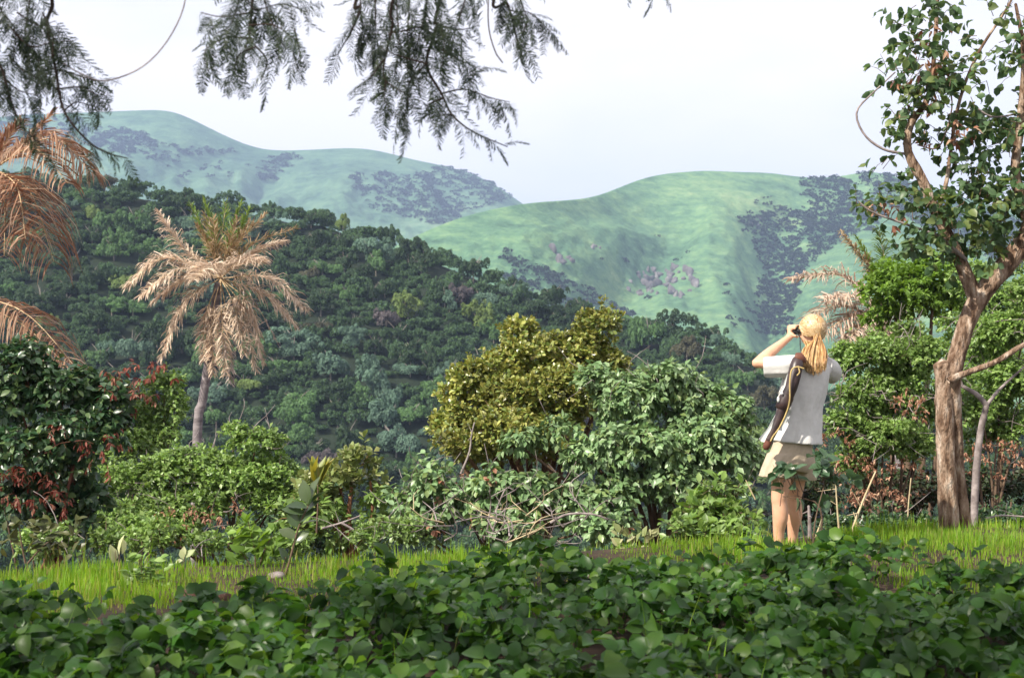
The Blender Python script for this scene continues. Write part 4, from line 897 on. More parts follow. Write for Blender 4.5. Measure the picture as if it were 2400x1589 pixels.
for k in range(9):
    e = cb[k * 4 % len(cb)][0]; b = MB(); b.tube(smooth_line([[.3, 0, 4.6], (e - ob) * .5 + [0, 0, 1.6], e - ob], 12), np.linspace(.07, .012, 12), 7); b.build('bough', M_dbark, ot)
for lab, pts, D in (('thin grey liana looping down between the leaves at top left', [(438, -60), (430, 20), (390, 100), (330, 160), (250, 190), (200, 178), (150, 150), (120, 120)], 5.4), ('thin dark hanging tendril beside the feathery leaves at top centre', [(1145, -40), (1145, 60), (1160, 120), (1178, 148)], 5.6)):
    P = smooth_line(oline(pts, D), 30); b = MB(); c0 = P[0]; b.tube(P - c0, .003, 5); o = b.build('liana', M_dryg); o.location = c0; tag(o, lab, 'liana')

# ------------------------------------------------------------------ dead branches, canes, seedlings
dr = np.random.default_rng(12); c0 = at(1190, 1265, 12.5); c0[2] = terr_z(c0[0], c0[1])
pile = empty('brushwood_pile', c0, 'tangled pile of grey dead branches at the edge of the grass', 'branches')
for k in range(38):
    x = dr.normal(1190, 95); y = dr.uniform(1180, 1255); a = dr.uniform(-.2, 3.3); l = dr.uniform(60, 170); D = 12.5 + dr.uniform(-.35, .35)
    p0 = at(x, y + 20, D); p2 = at(x + math.cos(a) * l, y + 10 - abs(math.sin(a)) * l * .55, D + dr.normal(0, .2)); p1 = (p0 + p2) / 2 + dr.normal(0, .06, 3)
    b = MB(); r0 = dr.uniform(.004, .009); P = smooth_line([p0, p1, p2], 8) - c0; b.tube(P, np.linspace(r0, r0 * .4, 8), 5)
    for q in range(2):
        i = dr.integers(2, 7); e = P[i] + dr.normal(0, .1, 3) + [0, 0, .06]; b.tube([P[i], (P[i] + e) / 2 + dr.normal(0, .02, 3), e], [r0 * .6, r0 * .4, r0 * .2], 4)
    b.build('branch', M_dryg if dr.random() < .8 else M_cane, pile)
for lab, pts, D, r0, m in (('long dead branch lying across the slope below the pale-topped tree', [(755, 1238), (800, 1225), (845, 1208)], 13.6, .012, M_dryg), ('forked dead branch leaning down to the grass', [(800, 1225), (835, 1245), (868, 1272)], 13.5, .012, M_dryg),
                        ('thick bent dead branch lying on the brushwood pile', [(1290, 1225), (1330, 1205), (1390, 1205), (1425, 1218)], 12.2, .013, M_dryg), ('grey dead branch low at the right edge', [(2310, 1215), (2350, 1208), (2420, 1212)], 11.8, .012, M_dryg), ('bare orange-brown branch rising through the olive-yellow tree', [(1080, 1110), (1100, 1060), (1105, 1020), (1112, 990)], 13.4, .011, M_dryg),
                        ('straight pale cane leaning right near the woman', [(1990, 1262), (2020, 1180), (2052, 1105)], 11.4, .012, M_cane), ('upright pale cane between the woman and the leaning cane', [(1968, 1262), (1962, 1190), (1958, 1120)], 11.3, .009, M_cane), ('short whitish stump stick right of the woman\'s leg', [(1898, 1268), (1897, 1220), (1895, 1185)], 10.7, .018, M_dryg),
                        ('thin short cane tilted beside the whitish stick', [(1910, 1262), (1920, 1235), (1925, 1222)], 10.8, .008, M_cane), ('slim yellow cane before the thicket left of the tree', [(2130, 1258), (2128, 1200), (2135, 1120)], 12.0, .008, M_cane), ('forked dry twig beside the woman\'s shorts', [(1770, 1170), (1755, 1140), (1748, 1125)], 10.9, .006, M_cane), ('short cane leaning left by the tree foot', [(2010, 1262), (2008, 1225), (2000, 1200)], 11.5, .007, M_cane)):
    P = smooth_line(oline(pts, D), 12); c_ = P[0].copy(); b = MB(); b.tube(P - c_, np.linspace(r0, r0 * .5, 12), 7, rough=.05, rng=dr)
    for q in range(2):
        i = dr.integers(4, 10); e = (P - c_)[i] + dr.normal(0, .07, 3); b.tube([(P - c_)[i], e], [r0 * .4, r0 * .15], 4)
    nm = 'dry_cane' if 'cane' in lab else 'dead_branch'
    o = b.build(nm, m); o.location = c_; tag(o, lab, 'cane' if 'cane' in lab else 'branch')
def seedling(name, lab, base_px, D, stems, leaves, mat, tpl, smat=None, cat='plant'):
    """stems: px polylines; leaves: (px,py,dx,dy,len_m)"""
    g = at(*base_px, D); g[2] = terr_z(g[0], g[1]); root = empty(name, g, lab, cat)
    for pts, r in stems:
        b = MB(); b.tube(smooth_line(oline(pts, D), 10) - g, np.linspace(r, r * .4, 10), 6); b.build('stem', smat or M_twig, root)
    P = np.array([at(x, y, D) for x, y, *_ in leaves]); X = np.array([[dx, dr.normal(0, .35), -dy] for _, _, dx, dy, _ in leaves], float); N = np.array([[dr.normal(0, .7), -.5 + dr.normal(0, .4), .7] for _ in leaves]); s = np.array([l[4] for l in leaves])
    leaf_objs('leaf', tpl, mat, P, X, N, s, g, root)
    return root
seedling('broad_leaf_seedling', 'dark slender seedling with broad upright leaves left of centre in the grass', (665, 1345), 9.4, [([(668, 1350), (680, 1310), (690, 1270), (700, 1235), (715, 1200), (728, 1175)], .009), ([(660, 1350), (664, 1325), (670, 1305)], .006)],
         [(690, 1270, 35, -30, .12), (695, 1260, -45, -25, .13), (700, 1235, 45, -25, .14), (700, 1235, -30, -45, .13), (712, 1205, 35, -40, .15), (712, 1205, -50, -20, .15), (722, 1185, 40, -45, .16), (724, 1180, -20, -60, .16), (728, 1175, 15, -80, .17), (672, 1318, -12, -35, .11), (700, 1225, 45, -50, .15), (720, 1190, -55, -15, .14)], leafmat('seedling_leaf', [(0.04, 0.07, 0.03), (0.06, 0.10, 0.035), (0.08, 0.11, 0.05)], .35, .3, .6), T_OVAL)
seedling('fan_seedling', 'upright yellow-green fan leaf rising above the thicket', (745, 1220), 13.2, [([(742, 1250), (745, 1180), (745, 1130)], .01)],
         [(745 + d * .3, 1135, d, -80, .26) for d in (-16, -10, -5, 0, 4, 9, 14, 18)], leafmat('fan_leaf', [(0.28, 0.26, 0.04), (0.20, 0.24, 0.045)], .4, .45, .4), T_LANCE)
lr = np.random.default_rng(5)
def bushy(cx, cy, w, h, n): return [(lr.uniform(cx - w, cx + w), cy - lr.random() * h, lr.normal(0, 30), -lr.uniform(-10, 40), lr.uniform(.07, .12)) for _ in range(n)]
seedling('bushy_seedling', 'bushy yellow-green plant in the grass left of the dark seedling', (600, 1330), 9.8, [([(600, 1335), (595, 1280), (580, 1215)], .006), ([(605, 1335), (620, 1290), (640, 1250)], .006), ([(595, 1335), (570, 1300), (560, 1290)], .005)], bushy(600, 1325, 55, 85, 60) + [(578, 1225, dx, -35, .08) for dx in (-30, -12, 8, 25)], M_brt, T_OVAL)
seedling('pale_leaf_plant', 'plant with two upright whitish leaves in the grass at left', (275, 1330), 9.9, [([(275, 1335), (272, 1310), (270, 1290)], .005), ([(278, 1335), (280, 1300), (283, 1290)], .005)], [(266, 1320, -2, -40, .13), (280, 1300, 2, -40, .14), (286, 1298, 8, -36, .11)], M_pale, T_OVAL)
seedling('pale_tuft_plant', 'low plant with whitish curled leaves right of the whitish-leaved plant', (430, 1325), 9.9, [([(430, 1330), (432, 1310), (434, 1300)], .005)], [(432, 1310, -10, -20, .07), (436, 1306, 14, -16, .08), (430, 1304, 0, -25, .07), (428, 1312, -20, 6, .06)], M_pale, T_OVAL)
seedling('feathery_seedling', 'leafy green plant in front of the whitish-leaved plant', (330, 1390), 9.0, [([(335, 1395), (333, 1350), (330, 1310)], .006), ([(335, 1395), (350, 1350), (365, 1320)], .005)], [(a, b_, c_, d_, e_ * .7) for a, b_, c_, d_, e_ in bushy(340, 1385, 45, 80, 60)], M_grn, T_OVAL)
seedling('broad_leaf_plant', 'broad olive-leaved plant low in the left corner of the thickets', (60, 1300), 10.6, [([(60, 1320), (50, 1270), (45, 1230)], .008), ([(65, 1320), (100, 1280), (130, 1260)], .008)], [(lr.uniform(0, 190), lr.uniform(1215, 1310), lr.normal(0, 40), -lr.uniform(-20, 45), lr.uniform(.06, .11)) for _ in range(60)], leafmat('olive_broad_leaf', [(0.07, 0.075, 0.022), (0.09, 0.10, 0.03), (0.05, 0.065, 0.022)], .35, .4, .45), T_OVAL)
seedling('pale_flowering_plant', 'small plant with cream leaves at the edge of the grass, centre right', (1490, 1300), 10.9, [([(1490, 1310), (1485, 1280), (1480, 1255)], .005)], [(lr.uniform(1445, 1530), lr.uniform(1245, 1300), lr.normal(0, 20), -lr.uniform(0, 30), lr.uniform(.05, .09)) for _ in range(26)], leafmat('cream_leaf', [(0.34, 0.34, 0.18), (0.22, 0.26, 0.10)], .3, .5, .4), T_OVAL)

# ------------------------------------------------------------------ grass and creepers
M_grass = leafmat('grass_blade', [(0.13, 0.27, 0.022), (0.17, 0.32, 0.03), (0.10, 0.22, 0.022), (0.24, 0.36, 0.05), (0.20, 0.30, 0.03), (0.15, 0.29, 0.025), (0.12, 0.25, 0.025), (0.30, 0.29, 0.09)], .45, .5, .3)
gr = np.random.default_rng(3)
def creep_edge(x): return ip(x, [(-6, 7.8), (-2.6, 7.9), (-1.9, 7.5), (-1.35, 7.7), (-.8, 8.7), (0, 9.0), (.9, 9.1), (1.6, 9.7), (2.0, 9.6), (2.5, 8.7), (3.2, 8.5), (6, 8.3)])
def blades(x, y, h, w, lean=.35):
    n = len(x); z = terr_z(x, y); P = np.stack([x, y, z - .01], 1); a = gr.random(n) * 6.283
    d = np.stack([np.cos(a), np.sin(a), 0 * a], 1); ln = gr.random(n)[:, None] * lean * h[:, None]
    sd = np.stack([-np.sin(a), np.cos(a), 0 * a], 1) * w[:, None]; up = np.array([0, 0, 1.0])
    m = P + up * (h * .55)[:, None] + d * ln * .35; t = P + up * h[:, None] + d * ln
    V = np.stack([P - sd, P + sd, m + sd * .7, m - sd * .7, t], 1).reshape(-1, 3); k = np.arange(n) * 5
    return V, np.stack([k, k + 1, k + 2, k + 3], 1), np.stack([k + 3, k + 2, k + 4], 1)
n = 205000; x = gr.uniform(-7.4, 7.8, n); y = gr.uniform(6.8, 12.6, n)
ce = creep_edge(x); e = edge_y(x)
dens = np.clip((y - ce + .45) / .9, 0.0, 1) * np.clip((e + .35 - y) / .4, 0, 1)
patch = np.fromiter((mnoise.noise(Vector((a * .9, b_ * 1.1, 5))) for a, b_ in zip(x, y)), float, n)
ok = gr.random(n) < dens * np.clip(.75 + patch * 1.1, .12, 1) ; bare = (np.abs(x + 1.75) < .55) & (np.abs(y - 7.9) < .28); ok &= ~(bare & (gr.random(n) < .85))
x, y = x[ok], y[ok]; h = gr.uniform(.03, .085, len(x)) * np.clip(1 + patch[ok] * 1.1, .45, 1.8); h = np.where(gr.random(len(x)) < .05, h * 1.9, h)
V, Q, Tt = blades(x, y, h, gr.uniform(.0022, .0048, len(x)))
o = link('grass', mesh_np('grass', V, [Q, Tt], M_grass, True)); tag(o, 'bright yellow-green young grass along the edge of the slope', 'grass', kind='stuff')
# creeping vine with heart-shaped leaves
M_crp = leafmat('creeper_leaf', [(0.020, 0.061, 0.011), (0.032, 0.093, 0.014), (0.040, 0.110, 0.018), (0.026, 0.078, 0.012), (0.061, 0.140, 0.020), (0.029, 0.088, 0.014), (0.036, 0.096, 0.015), (0.104, 0.192, 0.026), (0.044, 0.104, 0.018)], .42, .38, .32, nscale=5)
n = 36000; x = gr.uniform(-6.8, 7.2, n); y = gr.uniform(2.6, 10.2, n)
def mound(x, y):
    v = np.fromiter((mnoise.noise(Vector((a * 1.1, b_ * 1.3, 1.7))) + .5 * mnoise.noise(Vector((a * 2.6, b_ * 2.6, 8))) for a, b_ in zip(x, y)), float, len(x)); return v
mv = mound(x, y); ce = creep_edge(x)
k = np.clip((ce - y) / .5, 0, 1) * np.clip(.8 + mv * 1.4, .16, 1)
k *= np.where((np.abs(x + 1.75) < .5) & (np.abs(y - 7.7) < .3), .15, 1) * np.where((np.abs(x + 1.95) < .3) & (np.abs(y - 7.1) < .25), .2, 1) * np.where((np.abs(x - 2.6) < .5) & (np.abs(y - 8.5) < .4), .35, 1)
ok = (gr.random(n) < k) & (np.abs(x) < .42 * y + 2.2); x, y, mv = x[ok], y[ok], mv[ok]
hm = np.clip(.22 + .17 * mv, .05, .5) * np.clip((creep_edge(x) - y) / .35 + .35, .3, 1)
lay = gr.random(len(x)) ** .7; z = terr_z(x, y) + hm * (.2 + .8 * lay) + .02
nb = len(x); P0 = np.stack([x, y, z], 1); a0 = gr.random(nb) * 6.283; N0 = nrm(np.stack([gr.normal(-.15, .5, nb), gr.normal(-.35, .5, nb), np.ones(nb)], 1)); s0 = gr.uniform(.05, .096, nb) * np.where(gr.random(nb) < .2, .7, 1)
Pl, Xl, Nl, Sl = [], [], [], []
for da in (0, 1.35, -1.35):                                  # three leaflets to a stalk
    m = gr.random(nb) < (1 if da == 0 else .8); q = int(m.sum()); a = a0[m] + da + gr.normal(0, .2, q)
    N = nrm(N0[m] + .32 * gr.standard_normal((q, 3))); X = np.stack([np.cos(a), np.sin(a), gr.normal(-.15, .3, q)], 1); X = nrm(X - N * (X * N).sum(1, keepdims=True))
    Pl.append(P0[m] + X * .012); Xl.append(X); Nl.append(N); Sl.append(s0[m] * gr.uniform(.8, 1.15, q))
P, X, N, s = np.vstack(Pl), np.vstack(Xl), np.vstack(Nl), np.concatenate(Sl)
print('creeper leaves', len(P))
cbase = np.array([0, 7.0, 0.0]); cr = empty('creeping_vine', cbase, 'dark green heart-leaved creeper carpeting the foreground', 'creeper')
sel = front_pick(P, s, 300, 26); leaf_objs('leaf', T_HEART, M_crp, P[sel], X[sel], N[sel], s[sel], cbase, cr)
m = np.ones(len(P), bool); m[sel] = False; V, Q = place(T_HEART, P[m], X[m], N[m], s[m])
o = link('foliage', mesh_np('foliage', V - cbase, [Q], M_crp, True), cr); o['kind'] = 'stuff'
b = MB(); st = gr.choice(len(P), 1500, replace=False)
for i in st:
    g = P[i].copy(); g[2] = terr_z(g[0], g[1]); g[:2] += gr.normal(0, .05, 2); b.tube([g - cbase, P[i] * .5 + g * .5 - cbase + gr.normal(0, .015, 3), P[i] - cbase], [.0022] * 3, 3, cap=False)
o = b.build('stems', leafmat('creeper_stem', [(0.04, 0.07, 0.02), (0.06, 0.06, 0.02)], .1), cr); o['kind'] = 'stuff'
# stray grass blades in the creepers
n = 220; x = gr.uniform(-4, 4.4, n); y = gr.uniform(5.5, 9.5, n); V, Q, Tt = blades(x, y, gr.uniform(.15, .34, n), gr.uniform(.003, .006, n), .5)
o = link('stray_grass', mesh_np('stray_grass', V, [Q, Tt], M_grass, True)); tag(o, 'single yellow-green grass blades among the creeper leaves', 'grass', kind='stuff')
# clods of soil on the bare patches
mcl = noisemat('clod_soil', [(0.06, 0.03, 0.022), (0.12, 0.065, 0.045)], scale=12, rough=1, bump=1, bscale=30)
for lab, px, py, D, sz in (('reddish clod of earth among the creeper leaves at left', 270, 1478, 7.2, .10), ('dark brown earth clod on the bare patch below the grass', 470, 1400, 8.3, .12), ('small pale stone at the foot of the dark seedling', 648, 1352, 9.35, .045)):
    p = at(px, py, D); p[2] = terr_z(p[0], p[1]) + sz * .25; r = np.random.default_rng(int(px))
    w = _v * (1 + .4 * np.array([mnoise.noise(Vector(q * 1.7 + r.random(3) * 0 + px)) for q in _v]))[:, None] * [1.5, 1, .6] * sz
    o = link('stone' if 'stone' in lab else 'earth_clod', mesh_np('clod', w, [_t], mcl if 'stone' not in lab else M_dryg, True)); o.location = p; tag(o, lab, 'stone' if 'stone' in lab else 'soil')
# ------------------------------------------------------------------ the woman
DW = 10.3
def wp(px, py, dd=0.0): return at(px, py, DW + dd)
th = R(40); FWD = np.array([-math.sin(th), math.cos(th), 0]); LAT = np.array([-math.cos(th), -math.sin(th), 0]); UPV = np.array([0, 0, 1.0])
wrng = np.random.default_rng(8)
def loft(mb, C, a, b_, ref=LAT, sides=28, caps=True, fold=0.0, seed=0.0, nsub=4, perp=True):
    """elliptic sections along a path: half size a along ref, b_ across"""
    C = np.asarray(C, float); n0 = len(C); n = (n0 - 1) * nsub + 1
    S_ = smooth_line(np.hstack([C, np.array(a, float)[:, None] * np.ones((n0, 1)), np.array(b_, float)[:, None] * np.ones((n0, 1))]), n)
    P = S_[:, :3]; A = S_[:, 3]; Bb = S_[:, 4]; T = nrm(np.gradient(P, axis=0)); t = np.linspace(0, 2 * np.pi, sides, endpoint=False)
    V = []
    for i in range(n):
        r = ref - T[i] * np.dot(ref, T[i]) if perp else ref
        r = nrm(r); q = np.cross(T[i], r) if perp else FWD
        k = np.ones(sides)
        if fold: k = 1 + fold * np.array([mnoise.noise(Vector((math.cos(x) * 2.4 + seed, math.sin(x) * 2.4, P[i, 2] * 3.2))) + .5 * mnoise.noise(Vector((math.cos(x) * 5 + seed, math.sin(x) * 5, P[i, 2] * 7))) for x in t])
        V.append(P[i] + (np.cos(t) * A[i] * k)[:, None] * r + (np.sin(t) * Bb[i] * k)[:, None] * q)
    V = np.vstack(V); i = np.arange(n - 1)[:, None] * sides; j = np.arange(sides)[None]; k = (j + 1) % sides
    Q = np.stack([i + j, i + k, i + sides + k, i + sides + j], -1).reshape(-1, 4)
    if caps:
        V = np.vstack([V, P[0], P[-1]]); c0 = len(V) - 2; jj = np.arange(sides); kk = (jj + 1) % sides
        Q = np.vstack([Q, np.stack([kk, jj, np.full(sides, c0), np.full(sides, c0)], 1), np.stack([(n - 1) * sides + jj, (n - 1) * sides + kk, np.full(sides, c0 + 1), np.full(sides, c0 + 1)], 1)])
    mb.add(V, Q)
def ball(mb, c, r, R3=None, sub=3):
    v, f = ico(sub); w = v * np.asarray(r); 
    if R3 is not None: w = w[:, :1] * R3[0] + w[:, 1:2] * R3[1] + w[:, 2:] * R3[2]
    f = np.hstack([f, f[:, 2:]]); mb.add(w + c, f)
def remesh(mb, name, mat, parent, base, voxel=.009, smooth=6):
    o = mb.build(name + '_src', mat); md = o.modifiers.new('r', 'REMESH'); md.mode = 'VOXEL'; md.voxel_size = voxel; md.use_smooth_shade = True
    if smooth: s = o.modifiers.new('s', 'SMOOTH'); s.iterations = smooth; s.factor = .5
    dg = bpy.context.evaluated_depsgraph_get(); me = bpy.data.meshes.new_from_object(o.evaluated_get(dg)); me.name = name
    old = o.data; bpy.data.objects.remove(o); bpy.data.meshes.remove(old)
    me.transform(Matrix.Translation(-Vector(base))); 
    if not me.materials: me.materials.append(mat)
    me.polygons.foreach_set('use_smooth', np.ones(len(me.polygons), bool))
    return link(name, me, parent)
wb = wp(1832, 1312); wb[2] = terr_z(wb[0], wb[1])
wom = empty('person', wb, 'woman in a pale shirt and khaki shorts, seen from behind, raising binoculars', 'person')
M_skin = noisemat('skin', [(0.56, 0.31, 0.20), (0.64, 0.37, 0.25)], scale=20, rough=.5, spec=.4, sub=.1)
M_shirt = noisemat('shirt_cotton', [(0.52, 0.515, 0.50), (0.61, 0.605, 0.59)], scale=30, rough=.9, bump=.55, bscale=9)
M_short = noisemat('khaki_cotton', [(0.38, 0.31, 0.23), (0.46, 0.385, 0.29)], scale=26, rough=.9, bump=.55, bscale=10)
m_ = nodemat('blond_hair'); M_hair, t_, o_ = m_
_tc = t_.nodes.new('ShaderNodeTexCoord'); _n = t_.nodes.new('ShaderNodeTexNoise'); _n.inputs['Scale'].default_value = 34; t_.links.new(_tc.outputs['Object'], _n.inputs['Vector'])
_g = t_.nodes.new('ShaderNodeNewGeometry'); _a = t_.nodes.new('ShaderNodeMath'); _a.operation = 'ADD'; t_.links.new(_n.outputs['Fac'], _a.inputs[0]); t_.links.new(_g.outputs['Random Per Island'], _a.inputs[1])
_h = t_.nodes.new('ShaderNodeMath'); _h.operation = 'MULTIPLY'; _h.inputs[1].default_value = .52; t_.links.new(_a.outputs[0], _h.inputs[0])
_p = t_.nodes.new('ShaderNodeBsdfPrincipled'); _p.inputs['Roughness'].default_value = .38; t_.links.new(ramp(t_, _h.outputs[0], [(.15, (.20, .10, .035)), (.45, (.44, .28, .12)), (.85, (.66, .54, .37))]), _p.inputs['Base Color']); t_.links.new(_p.outputs[0], o_.inputs['Surface'])
# body: one skin
mb = MB(); hd = wp(1904, 777)
loft(mb, [wp(1855, 1050), wp(1860, 1010), wp(1872, 960), wp(1886, 905), wp(1896, 868), wp(1903, 846)], [.145, .15, .125, .14, .15, .10], [.10, .10, .09, .10, .095, .07])
loft(mb, [wp(1903, 850), wp(1906, 825), hd - FWD * .01], [.055, .05, .05], [.058, .052, .055])
ball(mb, hd + UPV * .022, (.072, .092, .088), (LAT, FWD, UPV)); ball(mb, hd + FWD * .03 - UPV * .045, (.055, .06, .058), (LAT, FWD, UPV))
ball(mb, hd + FWD * .10 - UPV * .012, (.012, .02, .022), (LAT, FWD, UPV), 2)                  # nose
ball(mb, hd + FWD * .088 - UPV * .048, (.024, .012, .008), (LAT, FWD, UPV), 2)               # lips
for s in (1, -1): ball(mb, hd + LAT * s * .074 - UPV * .005, (.010, .02, .032), (LAT, FWD, UPV), 2)   # ears
LS, LE, LW = wp(1870, 852, -.10), wp(1774, 851, -.03), wp(1851, 790, .09)
RS, RE, RW = wp(1944, 856, .11), wp(1953, 872, .38), wp(1895, 792, .30)
for A_, E_, W_ in ((LS, LE, LW), (RS, RE, RW)):
    loft(mb, [A_, A_ * .5 + E_ * .5, E_], [.05, .046, .036], [.05, .046, .038], ref=UPV, sides=16)
    loft(mb, [E_, E_ * .65 + W_ * .35, E_ * .25 + W_ * .75, W_], [.037, .041, .030, .025], [.037, .039, .028, .022], ref=UPV, sides=16); ball(mb, E_, (.038,) * 3, None, 2)
eye = hd + FWD * .085 + UPV * .004
bino = eye + FWD * .055
for s, W_ in ((1, LW), (-1, RW)):
    palm_c = bino + LAT * s * .062 + FWD * .0 - UPV * .010
    loft(mb, [W_, W_ * .5 + palm_c * .5, palm_c], [.026, .036, .038], [.020, .018, .016], ref=FWD, sides=14)
    for f, (df, ln) in enumerate(((.036, .060), (.013, .070), (-.010, .066), (-.032, .052))):   # four fingers over the top of the barrel
        k0 = palm_c + FWD * df + UPV * .018; k1 = k0 + UPV * .028 - LAT * s * .008; k2 = k1 - LAT * s * ln * .55 + UPV * .004; k3 = k2 - LAT * s * ln * .35 - UPV * .010
        loft(mb, [k0, k1, k2, k3], [.0095, .009, .0082, .0065], [.0095, .009, .0082, .0065], ref=FWD, sides=8, nsub=2)
    t0 = palm_c - FWD * .030 - UPV * .022; loft(mb, [t0, t0 - LAT * s * .022 - UPV * .014, t0 - LAT * s * .045 - UPV * .006], [.012, .010, .0075], [.012, .010, .0075], ref=FWD, sides=8, nsub=2)   # thumb under it
hipL, hipR = wp(1838, 1052, -.03), wp(1872, 1052, .07)
knL, knR = wp(1826, 1176, -.05), wp(1860, 1176, .14); anL, anR = wp(1825, 1282, -.03), wp(1858, 1272, .18)
for H_j, K_, A_ in ((hipL, knL, anL), (hipR, knR, anR)):
    loft(mb, [H_j, H_j * .5 + K_ * .5, K_ + UPV * .03, K_], [.072, .072, .056, .053], [.072, .074, .058, .056], sides=20)
    loft(mb, [K_ + UPV * .01, K_ * .68 + A_ * .32 - FWD * .012, K_ * .35 + A_ * .65, A_, A_ - UPV * .035], [.053, .055, .042, .034, .036], [.055, .058, .043, .036, .040], sides=20)
    hl = A_ - UPV * .055; loft(mb, [hl - FWD * .045, hl + FWD * .03, hl + FWD * .12 - UPV * .012, hl + FWD * .18 - UPV * .016], [.026, .036, .042, .026], [.026, .03, .022, .014], sides=14)
    for q in range(5): z0 = hl + FWD * (.165 - .012 * q) - UPV * .02 + LAT * (.028 - .014 * q); ball(mb, z0 + FWD * .02, (.009, .02, .008), (LAT, FWD, UPV), 1)
body = remesh(mb, 'body', M_skin, wom, wb, .009, 3)
M_eye = noisemat('eye', [(.5, .5, .5), (.6, .6, .6)], rough=.2)
# shirt with sleeves
mb = MB()
loft(mb, [wp(1866, 1036), wp(1867, 1026), wp(1870, 1004), wp(1877, 960), wp(1886, 910), wp(1894, 875), wp(1901, 852), wp(1905, 838), wp(1908, 828)], [.204, .202, .192, .182, .19, .19, .17, .12, .075], [.168, .165, .152, .14, .14, .13, .11, .085, .065], sides=72, fold=.11, seed=2.0, nsub=6)
def hem_cut(o): return o
loft(mb, [wp(1880, 856, -.08), wp(1850, 858, -.10), wp(1815, 860, -.07), wp(1791, 861, -.05)], [.072, .080, .078, .074], [.080, .082, .078, .074], ref=UPV, sides=40, fold=.07, seed=5, nsub=6)
loft(mb, [wp(1930, 858, .08), wp(1944, 866, .16), wp(1949, 873, .26), wp(1951, 876, .30)], [.075, .080, .078, .075], [.080, .078, .074, .070], ref=UPV, sides=40, fold=.06, seed=9, nsub=6)
shirt = remesh(mb, 'shirt', M_shirt, wom, wb, .0065, 2)
# shorts
mb = MB()
loft(mb, [wp(1867, 1000), wp(1862, 1030), wp(1857, 1055), wp(1852, 1080), wp(1848, 1098)], [.15, .158, .168, .178, .165], [.10, .115, .13, .142, .125], sides=60, fold=.035, seed=4)
loft(mb, [wp(1834, 1062, -.045), wp(1824, 1088, -.06), wp(1815, 1116, -.07)], [.110, .114, .118], [.115, .112, .110], sides=48, fold=.10, seed=6, perp=False)
loft(mb, [wp(1872, 1064, .07), wp(1877, 1090, .08), wp(1880, 1124, .09)], [.095, .098, .10], [.11, .108, .105], sides=48, fold=.10, seed=7, perp=False)
shorts = remesh(mb, 'shorts', M_short, wom, wb, .0065, 2)
b = MB(); ln = [wp(1864 + 58 * math.cos(a) * .95, 1058 + 6 * math.cos(a), -.14 + .03 * abs(math.cos(a)) ** 2) for a in np.linspace(math.pi, 0, 14)]
# hair: cap pulled back to a tie, loose tail below
mb = MB(); tie = wp(1916, 785, -.088)
hc = hd + UPV * .020 - FWD * .004
nst = 620
for k in range(nst):
    u = wrng.random(); az = wrng.uniform(-1.0, 1.0) * math.pi * .80            # start round the hairline, run back over the skull
    el = wrng.uniform(-.35, 1.35)
    d0 = nrm(math.cos(el) * (math.cos(az) * -FWD * -.6 + math.sin(az) * LAT) + math.sin(el) * UPV + .0 * FWD)
    if np.dot(d0, FWD) > .55 and d0[2] < .35: continue
    d1 = nrm(tie - hc); pts = []
    for f in np.linspace(0, 1, 8):
        d = nrm(d0 * (1 - f) + d1 * f + .02 * wrng.standard_normal(3)); pts.append(hc + (d @ LAT) * LAT * .087 + (d @ FWD) * FWD * .104 + (d @ UPV) * UPV * .102)
    mb.tube(np.array(pts) - wb, np.array([.003, .0045, .005, .005, .005, .0045, .004, .003]), 6)
cap = mb.build('hair', M_hair, wom)
mb = MB()
v, f = ico(3); w = hc + v[:, :1] * .084 * LAT + v[:, 1:2] * .100 * FWD + v[:, 2:] * .099 * UPV
keep = ~((v[f][:, :, 1].mean(1) > .45) & (v[f][:, :, 2].mean(1) < .45)) & ~(v[f][:, :, 2].mean(1) < -.45); f = f[keep]
mb.add(w - wb, np.hstack([f, f[:, 2:]])); mb.build('scalp_hair', M_hair, wom)
mb = MB()
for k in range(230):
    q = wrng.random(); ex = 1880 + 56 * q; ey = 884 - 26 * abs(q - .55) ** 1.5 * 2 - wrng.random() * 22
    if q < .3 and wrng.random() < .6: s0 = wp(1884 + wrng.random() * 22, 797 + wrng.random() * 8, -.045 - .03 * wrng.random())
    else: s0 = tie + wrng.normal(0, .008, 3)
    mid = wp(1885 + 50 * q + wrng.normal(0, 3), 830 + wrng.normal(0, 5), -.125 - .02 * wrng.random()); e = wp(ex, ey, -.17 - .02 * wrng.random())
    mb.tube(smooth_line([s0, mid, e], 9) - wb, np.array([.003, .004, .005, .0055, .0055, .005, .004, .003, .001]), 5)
M_tail = leafmat('shaded_tail_hair', [(.30, .15, .05), (.44, .27, .11), (.58, .41, .2), (.22, .10, .035), (.5, .33, .14)], .05, .4, .4, nscale=30)  # browner than the cap: shade on the underneath hair is put into the colour
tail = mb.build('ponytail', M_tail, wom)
b = MB(); b.tube(smooth_line([tie + .012 * LAT, tie + .014 * UPV, tie - .012 * LAT, tie - .014 * UPV, tie + .012 * LAT], 12) - wb, .004, 6); b.build('hair_tie', noisemat('hair_tie', [(.55, .42, .1), (.6, .5, .15)]), tail)
for s in (1, -1):
    b = MB(); ball(b, hd + FWD * .086 + LAT * s * .030 + UPV * .004 - wb, (.011,) * 3, None, 2); b.build('eye', M_eye, body)
